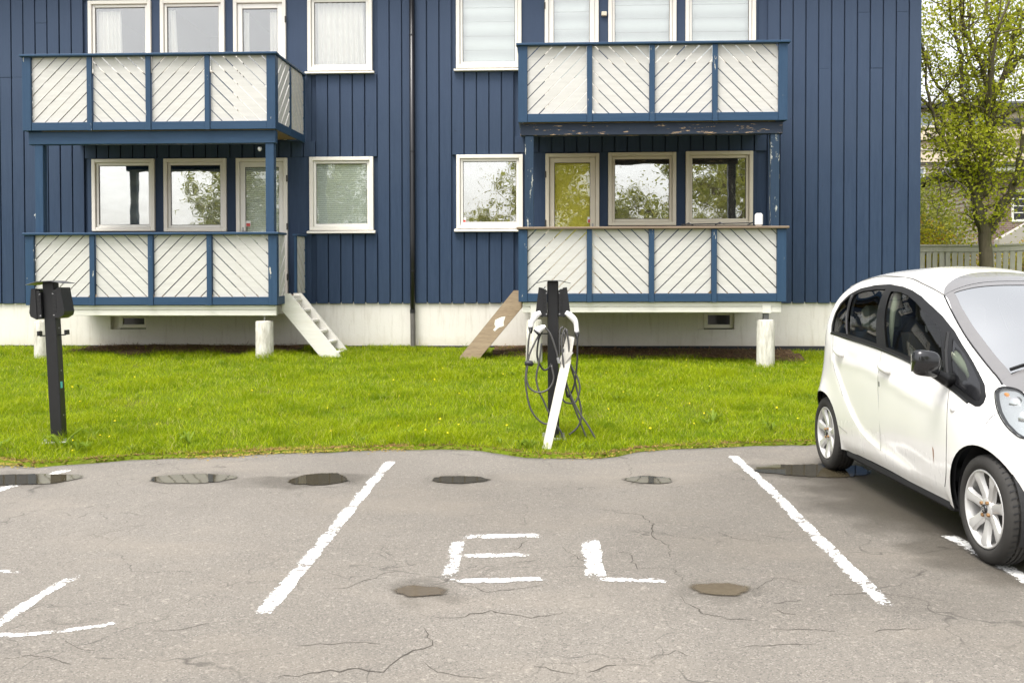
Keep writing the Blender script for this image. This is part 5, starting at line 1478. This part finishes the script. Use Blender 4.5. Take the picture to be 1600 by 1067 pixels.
LIMBS = [
    ([(0, 0, -.2), (0, 0, .5), (-.01, 0, 2.42-tz), (-.14, 0, 3.0-tz), (-.23, .02, 3.38-tz)], .185, .12),
    (lp([(8.66, 3.1), (8.56, 3.38), (8.37, 3.71), (8.05, 4.1), (7.79, 4.49), (7.62, 4.94), (7.45, 5.5)], [0, 0, -.1, -.2, -.3, -.35, -.4]), .10, .03),
    (lp([(8.6, 3.3), (8.54, 3.51), (8.4, 4.16), (8.36, 4.68), (8.3, 5.32), (8.04, 5.71), (7.9, 6.4)], [0, 0, .1, .25, .4, .6, .8]), .10, .025),
    (lp([(8.44, 4.0), (8.55, 4.67), (8.29, 5.45), (8.23, 6.09), (8.03, 6.73), (7.96, 7.25), (7.8, 8.3)], [.1, 0, -.1, -.2, -.2, -.2, 0]), .07, .02),
    (lp([(8.75, 2.7), (8.65, 3.13), (8.75, 4.03), (8.81, 4.67), (8.8, 5.18), (8.7, 5.64), (8.54, 5.96), (8.29, 6.48), (8.16, 6.99), (8.1, 8.6)], [0, 0, -.05, -.1, -.15, -.2, -.3, -.3, -.3, -.2]), .13, .03),
    (lp([(8.75, 3.3), (8.91, 4.41), (9.0, 5.31), (9.0, 5.95), (9.04, 6.59), (8.95, 7.24), (9.0, 9.0)], [.05, .1, .15, .2, .2, .3, .4]), .13, .03),
    (lp([(8.99, 5.2), (9.24, 5.95), (9.3, 6.46), (9.42, 6.97), (9.6, 8.2)], [.15, .0, -.15, -.3, -.5]), .08, .02),
    (lp([(8.82, 2.4), (9.07, 3.0), (9.26, 3.38), (9.44, 3.83), (9.63, 4.09), (10.1, 4.7), (10.5, 5.6)], [0, -.05, -.1, -.15, -.2, -.3, -.5]), .13, .04),
    (lp([(8.95, 4.7), (9.18, 4.92), (9.56, 5.24), (10.0, 5.9), (10.3, 6.8)], [.1, -.1, -.3, -.5, -.6]), .06, .02),
    (lp([(9.2, 5.7), (9.5, 6.1), (9.85, 6.2), (10.6, 7.2), (11.0, 8.0)], [0, .1, .3, .8, 1.2]), .07, .02),
    (lp([(8.7, 3.6), (8.3, 4.2), (7.9, 4.0), (7.5, 3.75)], [-.1, -.5, -.8, -1.0]), .04, .012),
    (lp([(8.8, 3.9), (9.2, 4.6), (9.3, 5.6), (9.0, 7.0), (9.2, 8.4)], [.2, .7, 1.2, 1.6, 1.8]), .08, .02),
    (lp([(8.7, 4.2), (8.2, 5.0), (7.7, 5.9), (7.4, 7.0)], [.1, .7, 1.2, 1.5]), .07, .02),
    (lp([(8.75, 4.5), (8.5, 5.2), (8.4, 6.2), (8.7, 7.4)], [-.2, -.8, -1.3, -1.6]), .06, .02),
    (lp([(9.3, 3.5), (9.2, 4.3), (9.5, 5.2), (9.9, 6.0)], [-.2, -.7, -1.0, -1.1]), .06, .02),
]
near_tree, nl = make_tree('broadleaf_tree', 'spreading tree in fresh leaf standing before the slatted fence', (TX, TY, tz), [(p_, a_*.85, b_*.8) for (p_, a_, b_) in LIMBS], 5, 'tree_leaf', .078, 11, 6, .24)
# sparse low shoots on the trunk belong to the same tree; trees behind the camera show only as reflections in the windows
r_ = random.Random(9)
def round_limbs(h, w_, r):
    L_ = [([(0, 0, -.2), (.03, .02, 1.2), (.0, -.05, h*.35), (.05, .0, h*.6), (0, 0, h*.85)], .18, .04)]
    for i in range(15):
        a = i*2.4 + r.uniform(-.3, .3); z0 = h*(.16+.6*i/15); ln = w_*(1.05-.55*i/15)
        ca, sa = math.cos(a), math.sin(a)
        L_.append(([(0, 0, z0), (ca*ln*.35, sa*ln*.35, z0+h*.09), (ca*ln*.7, sa*ln*.7, z0+h*.15), (ca*ln, sa*ln, z0+h*.20)], .07, .015))
    return L_
back, nb = make_tree('parkside_tree', 'tree across the car park, mirrored in the lower window right of the downpipe', (.2, -19.0, -.05), round_limbs(9.5, 3.6, r_), 21, 'shrub_leaf', .17, 12, 6, .42, 'trees across the car park')
def copy_tree(src, label, loc, rz, sc):
    c = src.copy(); col.objects.link(c); c.location = loc; c.rotation_euler = (0, 0, rz); c.scale = (sc, sc, sc); c['label'] = label
    for ch in src.children:
        q = ch.copy(); col.objects.link(q); q.parent = c
    return c
copy_tree(back, 'low tree across the car park, mirrored in the corner of the middle right window', (3.6, -19.5, -.05), 1.1, .72)
copy_tree(back, 'tall tree across the car park, mirrored in the rightmost lower window', (9.6, -18.0, -.05), 2.3, 1.2)
copy_tree(back, 'tree across the car park, mirrored in the window left of the downpipe', (-12.0, -20.0, -.05), 3.4, 1.05)
copy_tree(back, 'tree across the car park, mirrored in the left balcony door', (-17.5, -20.5, -.05), 4.4, .95)
copy_tree(back, 'smaller tree across the car park, mirrored low beside the balcony door pane', (-4.6, -25.0, -.05), 5.2, .62)

# ------------------------------------------------------------------ beyond the house, on the right
def fence(name, label, a, b, zt0, zt1, h):
    A, B = Vector((*a, 0)), Vector((*b, 0)); L_ = (B-A).length; d = (B-A)/L_
    root = empty(name, (a[0], a[1], zt0-h)); root.rotation_euler = (0, 0, math.atan2(d.y, d.x))
    tag(root, label, 'fence', 'slatted fences behind the house')
    sl = (zt1-zt0)/L_
    def sh(p): return (p[0], p[1], p[2]+sl*p[0])
    def P(mb, nm): return mb.build(nm, M['fence_paint'], root)
    P(MB().box(-.02, L_+.02, -.05, .06, h-.04, h, .005, sh), 'top_rail')
    P(MB().box(0, L_, .022, .06, h-.19, h-.10, .004, sh), 'back_rail'); P(MB().box(0, L_, .022, .06, .15, .25, .004, sh), 'back_rail')
    P(MB().box(0, L_, -.016, .0, h-.155, h-.041, .004, sh), 'face_board')
    n = int(L_/.132)
    rr = random.Random(int(a[0]*10))
    for i in range(n):
        x = .02+i*.132; t = rr.uniform(-.012, .02)
        P(MB().box(x, x+.098, .001, .021, .02, h-.16, .003, lambda p: sh((p[0]+t*(p[2]-h), p[1], p[2]))), 'slat')
    for i in range(int(L_/1.8)+1): P(MB().box(i*1.8, i*1.8+.09, .061, .15, -.2, h-.05, .004, sh), 'fence_post')
fence('slat_fence', 'weathered pale slat fence between the house corner and the tree', (6.6, 20.1), (9.15, 20.0), 2.37, 2.37, 1.2)
fence('slat_fence', 'weathered pale slat fence running off right of the tree', (9.2, 20.0), (12.6, 18.9), 2.36, 2.47, 1.25)

def leaf_bush(name, label, c, rx, ry, rz_, n, mat, size, seed, cat='bush', stems=True):
    r = np.random.default_rng(seed); root = empty(name, (c[0], c[1], c[2])); tag(root, label, cat)
    mb = MB(); T = []
    for i in range(46):
        a = r.uniform(0, 2*math.pi); q = math.sqrt(r.uniform(0, 1)); top = Vector((rx*q*math.cos(a), ry*q*math.sin(a), rz_*(1-.45*q*q)*r.uniform(.75, 1.1)))
        base = Vector((top.x*.35, top.y*.35, -.2)); mid = (top+base)*.5+Vector(r.normal(size=3)*.06)
        mb.tube([base, mid, top], [.016, .011, .004], 4, False)
        for t in np.linspace(.25, 1, 9): T.append(tuple(base.lerp(top, t)))
    mb.build('stems', M['bark'], root)
    T = np.array(T); k = max(1, n//len(T))
    C_ = np.repeat(T, k, 0)+r.normal(size=(len(T)*k, 3))*np.array([.16*rx, .16*ry, .10*rz_])
    C_ = C_[C_[:, 2] > -.1]
    V, F_ = leaf_mesh(C_, 1, size, r); np_mesh('foliage', V, F_, M[mat], root)
def tzz(x, y): return float(terrain(x, y))
leaf_bush('yellow_hedge', 'yellow green bush with reddish stems behind the left fence', (8.9, 22.3, tzz(8.9, 22.3)), 1.25, .8, 1.75, 9000, 'hedge_leaf', .075, 31)
leaf_bush('yellow_hedge', 'yellow green bush low behind the right fence, beside the ramp', (11.6, 23.0, tzz(11.6, 23)), .9, .7, 1.25, 6000, 'hedge_leaf', .075, 32)
leaf_bush('green_shrub', 'taller green shrub behind the yellow bush, by the pale house', (9.6, 25.0, tzz(9.6, 25.0)), 1.7, 1.0, 2.9, 11000, 'shrub_leaf', .10, 33)

def brick_house():
    bz = tzz(15, 28)-.5
    root = empty('brick_house', (15.0, 28.0, bz)); tag(root, 'dark red brick house end with a white paned window', 'house')
    W = lambda mb, nm, mt, par=None: mb.build(nm, M[mt], par or root, False, (15.0, 28.0, bz))
    wx0, wx1, wz0, wz1 = 13.74, 14.62, 3.40, 4.35
    mb = MB()
    for (a, b, c, d) in ((12.75, wx0, bz, 4.85), (wx1, 20, bz, 4.85), (wx0, wx1, bz, wz0), (wx0, wx1, wz1, 4.85)): mb.box(a, b, 28.0, 28.3, c, d)
    mb.box(12.75, 13.05, 28.3, 34, bz, 4.85)
    wall = W(mb, 'wall', 'brick_wall')
    fr = MB(); f = .07
    fr.box(wx0, wx0+f, 27.97, 28.08, wz0, wz1, .006); fr.box(wx1-f, wx1, 27.97, 28.08, wz0, wz1, .006); fr.box(wx0+f, wx1-f, 27.975, 28.08, wz1-f, wz1, .006); fr.box(wx0+f, wx1-f, 27.975, 28.08, wz0, wz0+f, .006)
    xm = (wx0+wx1)/2; fr.box(xm-.045, xm+.045, 27.972, 28.08, wz0+f, wz1-f, .006)
    win = W(fr, 'window', 'sash_white')
    for i in (1, 2, 3):
        z = wz0+f+(wz1-wz0-2*f)*i/4
        for (a, b) in ((wx0+f, xm-.045), (xm+.045, wx1-f)): W(MB().box(a, b, 28.0, 28.03, z-.015, z+.015), 'glazing_bar', 'sash_white', win)
    for (a, b) in ((wx0+f, xm-.045), (xm+.045, wx1-f)):
        for i in range(4):
            z0 = wz0+f+(wz1-wz0-2*f)*i/4; W(MB().box(a, b, 28.02, 28.03, z0+.015, z0+(wz1-wz0-2*f)/4-.015), 'pane', 'car_black', win)
    W(MB().box(12.5, 20.4, 27.6, 28.35, 4.86, 5.0, .01), 'fascia', 'sash_white')
    W(MB().box(12.45, 20.5, 27.5, 34.2, 5.0, 5.12, .01), 'roof', 'dark_roof')
    rp_ = MB().prism([(12.4, bz), (12.4, 2.78), (13.6, 3.47), (13.8, 3.47), (13.8, bz)], 25.9, 26.2, 'y').build('ramp_wall', M['ramp_concrete'], None)
    tag(rp_, 'sloping concrete side wall of a ramp before the brick house', 'wall')
brick_house()
def pale_house():
    y = 34.0; bz = tzz(16, 34)-.5
    root = empty('pale_house', (16.0, y, bz)); tag(root, 'cream boarded house half hidden behind the tree', 'house')
    W = lambda mb, nm, mt, par=None: mb.build(nm, M[mt], par or root, False, (16.0, y, bz))
    core = W(MB().box(11.6, 22, y, y+9, bz, 7.9), 'wall', 'house_cream')
    for k in range(30):
        z = bz+.25*k
        if z > 7.6: break
        W(MB().prism([(y-.055, z), (y-.012, z+.262), (y+.002, z+.262), (y+.002, z)], 11.6, 22, 'x'), 'wall_board', 'house_cream', core)
    for z in (5.95, 6.75):                                # balcony fronts and eaves bands
        W(MB().box(11.4, 17.5, y-.28, y-.18, z, z+.42, .01), 'balcony_front', 'house_cream'); W(MB().box(11.35, 17.6, y-.32, y-.15, z+.42, z+.5, .01), 'band', 'casing_cream')
    W(MB().box(11.4, 17.5, y-.18, y-.06, 5.9, 5.95), 'balcony_floor', 'ramp_concrete')
    for (a, b, c, d) in ((12.3, 13.6, 5.0, 5.8), (14.2, 15.4, 4.8, 5.8), (12.4, 13.9, 7.1, 7.75), (14.6, 16.2, 7.1, 7.75), (17.8, 19.2, 6.7, 7.7)):
        fr = MB(); f = .08
        fr.box(a, a+f, y-.12, y-.02, c, d); fr.box(b-f, b, y-.12, y-.02, c, d); fr.box(a+f, b-f, y-.118, y-.02, d-f, d); fr.box(a+f, b-f, y-.118, y-.02, c, c+f)
        w_ = W(fr, 'window', 'sash_white'); W(MB().box(a+f, b-f, y-.075, y-.065, c+f, d-f), 'pane', 'far_glass', w_)
    W(MB().prism([(y-.5, 7.85), (y+4.5, 8.9), (y+10, 7.85), (y+10, 8.0), (y+4.5, 9.05), (y-.5, 8.0)], 11.0, 22.6, 'x'), 'roof', 'dark_roof')
    W(MB().box(14.9, 17.2, y-2.4, y-1.25, 7.02, 7.12, .01), 'porch_roof', 'dark_roof'); W(MB().box(14.85, 17.25, y-2.46, y-2.4, 6.95, 7.1, .01), 'gutter', 'dark_roof')
pale_house()

# ------------------------------------------------------------------ grass
def grass():
    r = np.random.default_rng(4)
    N = 420000
    x = r.uniform(-10.2, 8.2, N); v = r.uniform(0, 1, N)
    t = v**1.25                                          # denser towards the camera
    rag = .05*np.sin(x*9.1+2*np.sin(x*3.3))+.035*np.sin(x*23+1.5)+.03*np.sin(x*47)
    y = edge_y(x) + .02 + np.maximum(rag, -.045) + t*(15.5-edge_y(x))
    keep = np.abs(x - (y*-.04)) < y*.60 + 1.2
    # clumps and thin spots
    cl = np.sin(x*2.3+1.3*np.sin(y*1.7))*np.sin(y*2.9+1.1*np.sin(x*1.9))
    cl2 = np.sin(x*7.1+2*np.sin(y*5))*np.sin(y*8.3+2*np.sin(x*6))
    keep &= r.uniform(0, 1, N) < .72+.28*cl+.18*cl2
    for (a, b, c, d) in EARTH:
        m = (x > a-.1) & (x < b) & (y > c+.05*np.sin(x*9))
        keep &= ~(m & (r.uniform(0, 1, N) < .965))
    keep &= ~((x > 6.2) & (y > 15))
    x, y, cl, cl2 = x[keep], y[keep], cl[keep], cl2[keep]; n = len(x)
    edge = np.clip((y-edge_y(x))/.25, 0, 1)
    h = (.040 + .030*r.uniform(0, 1, n)**2 + .030*(cl > .25) + .020*np.clip(cl2, 0, 1)*r.uniform(0, 1, n))*(.55+.45*edge)
    tall = r.uniform(0, 1, n) < .012; h[tall] *= r.uniform(1.4, 2.3, tall.sum())
    near_post = np.exp(-(((x+4.49)/.3)**2 + ((y-8.1)/.3)**2)) + np.exp(-(((x-.1)/.4)**2 + ((y-8.35)/.3)**2)); h *= 1+.9*near_post*r.uniform(.2, 1, n)
    for (px, py, w_) in ((-4.345, YB+.14, .2), (3.25, YB+.14, .25), (-7.82, YB+.14, .2)):
        h *= 1+.8*np.exp(-(((x-px)/w_)**2+((y-py)/w_)**2))
    wdt = r.uniform(.0035, .0065, n)*(1+.05*(y-8))
    a = r.uniform(0, 2*np.pi, n); lean = h*r.uniform(.3, 1.4, n); la = r.uniform(0, 2*np.pi, n)
    z = terrain(x, y) - .004
    b = np.stack([x, y, z], 1); sx = np.stack([np.cos(a), np.sin(a), np.zeros(n)], 1)*wdt[:, None]*.5
    ld = np.stack([np.cos(la), np.sin(la), np.zeros(n)], 1)*lean[:, None]; up = np.zeros((n, 3)); up[:, 2] = h
    V = np.stack([b-sx, b+sx, b+ld*.32+up*.6+sx*.8, b+ld*.32+up*.6-sx*.8, b+ld+up*.95], 1).reshape(-1, 3)
    i = np.arange(n)*5
    o = np_mesh('lawn_grass', V, [np.stack([i, i+1, i+2, i+3], 1), np.stack([i+3, i+2, i+4], 1)], M['grass_blade'])
    tag(o, 'short bright green grass of the lawn', 'grass', None, 'stuff')
    # dry straw under the balconies
    m = 5000; e = np.array(EARTH)[r.integers(0, 2, m)]
    x = e[:, 0]+(e[:, 1]-e[:, 0])*r.uniform(0, 1, m); y = e[:, 2]+(e[:, 3]-e[:, 2])*r.uniform(0, 1, m)**1.3
    xe = r.uniform(-9, 5, 3500); x = np.concatenate([x, xe]); y = np.concatenate([y, edge_y(xe)+.05+r.normal(size=3500)*.05]); inn = np.arange(m+3500) < m; m = m+3500
    z = np.maximum(terrain(x, y), 0)+np.where(inn, .03+.03*r.uniform(0, 1, m), .004+.01*r.uniform(0, 1, m)); a = r.uniform(0, 2*np.pi, m); L_ = np.where(inn, r.uniform(.04, .14, m), r.uniform(.015, .05, m))
    d = np.stack([np.cos(a), np.sin(a), r.normal(size=m)*np.where(inn, .25, .05)], 1)*L_[:, None]; s = np.stack([-np.sin(a), np.cos(a), np.zeros(m)], 1)*.004
    c = np.stack([x, y, z], 1); V = np.stack([c-d/2-s, c-d/2+s, c+d/2+s, c+d/2-s], 1).reshape(-1, 3); i = np.arange(m)*4
    tag(np_mesh('dry_straw', V, np.stack([i, i+1, i+2, i+3], 1), M['straw']), 'dry brown straw under the balconies and along the lawn edge', 'straw', None, 'stuff')
    # dandelions
    k = 110; x = r.uniform(-9, 6, k); y = edge_y(x)+.2+r.uniform(0, 1, k)**1.2*5.2; z = terrain(x, y)+r.uniform(.05, .085, k)
    mb = MB()
    for q in range(k):
        rr = r.uniform(.006, .013); c = Vector((x[q], y[q], z[q])); tl = Vector((r.normal()*.3, -.5+r.normal()*.3, 1)).normalized(); s = tl.orthogonal().normalized(); u = tl.cross(s)
        ring = [c+(s*math.cos(j*math.pi/3)+u*math.sin(j*math.pi/3))*rr for j in range(6)]
        mb.add([c+tl*rr*.5]+ring, [(0, j+1, (j+1) % 6+1) for j in range(6)])
    o = mb.build('dandelions', M['dandelion']); tag(o, 'small yellow dandelion heads scattered in the lawn', 'flower', None, 'stuff')
    # broad-leaved weeds
    mb = MB()
    spots = [(-4.30, 7.95, .20), (-4.10, 7.85, .16), (-4.85, 7.9, .16), (-3.3, 8.3, .12), (.35, 8.15, .12), (-.25, 8.25, .12), (2.2, 9.2, .16), (1.7, 9.6, .14)]
    spots += [(float(r.uniform(-8.5, 5)), 0, float(r.uniform(.05, .11))) for _ in range(90)]
    for (px, py, s) in spots:
        if py == 0: py = float(edge_y(px))+.15+float(r.uniform(0, 1))**1.3*6
        pz = float(terrain(px, py))
        for j in range(int(r.integers(6, 11))):
            a = r.uniform(0, 6.28); L_ = s*r.uniform(.7, 1.2); d = Vector((math.cos(a), math.sin(a), 0)); sd_ = Vector((-d.y, d.x, 0)); w_ = L_*.075
            p0 = Vector((px, py, pz+.01)); p1 = p0+d*L_*.35+Vector((0, 0, L_*r.uniform(.3, .6))); p2 = p0+d*L_*.75+Vector((0, 0, L_*r.uniform(.3, .75))); p3 = p0+d*L_+Vector((0, 0, L_*r.uniform(.1, .6)))
            mb.add([p0-sd_*w_*.2, p0+sd_*w_*.2, p1+sd_*w_, p1-sd_*w_, p2+sd_*w_*.9, p2-sd_*w_*.9, p3], [(0, 1, 2, 3), (3, 2, 4, 5), (5, 4, 6)])
    tag(mb.build('lawn_weeds', M['weed_leaf']), 'broad leaved weeds in the lawn and round the left charging post', 'weeds', None, 'stuff')
grass()
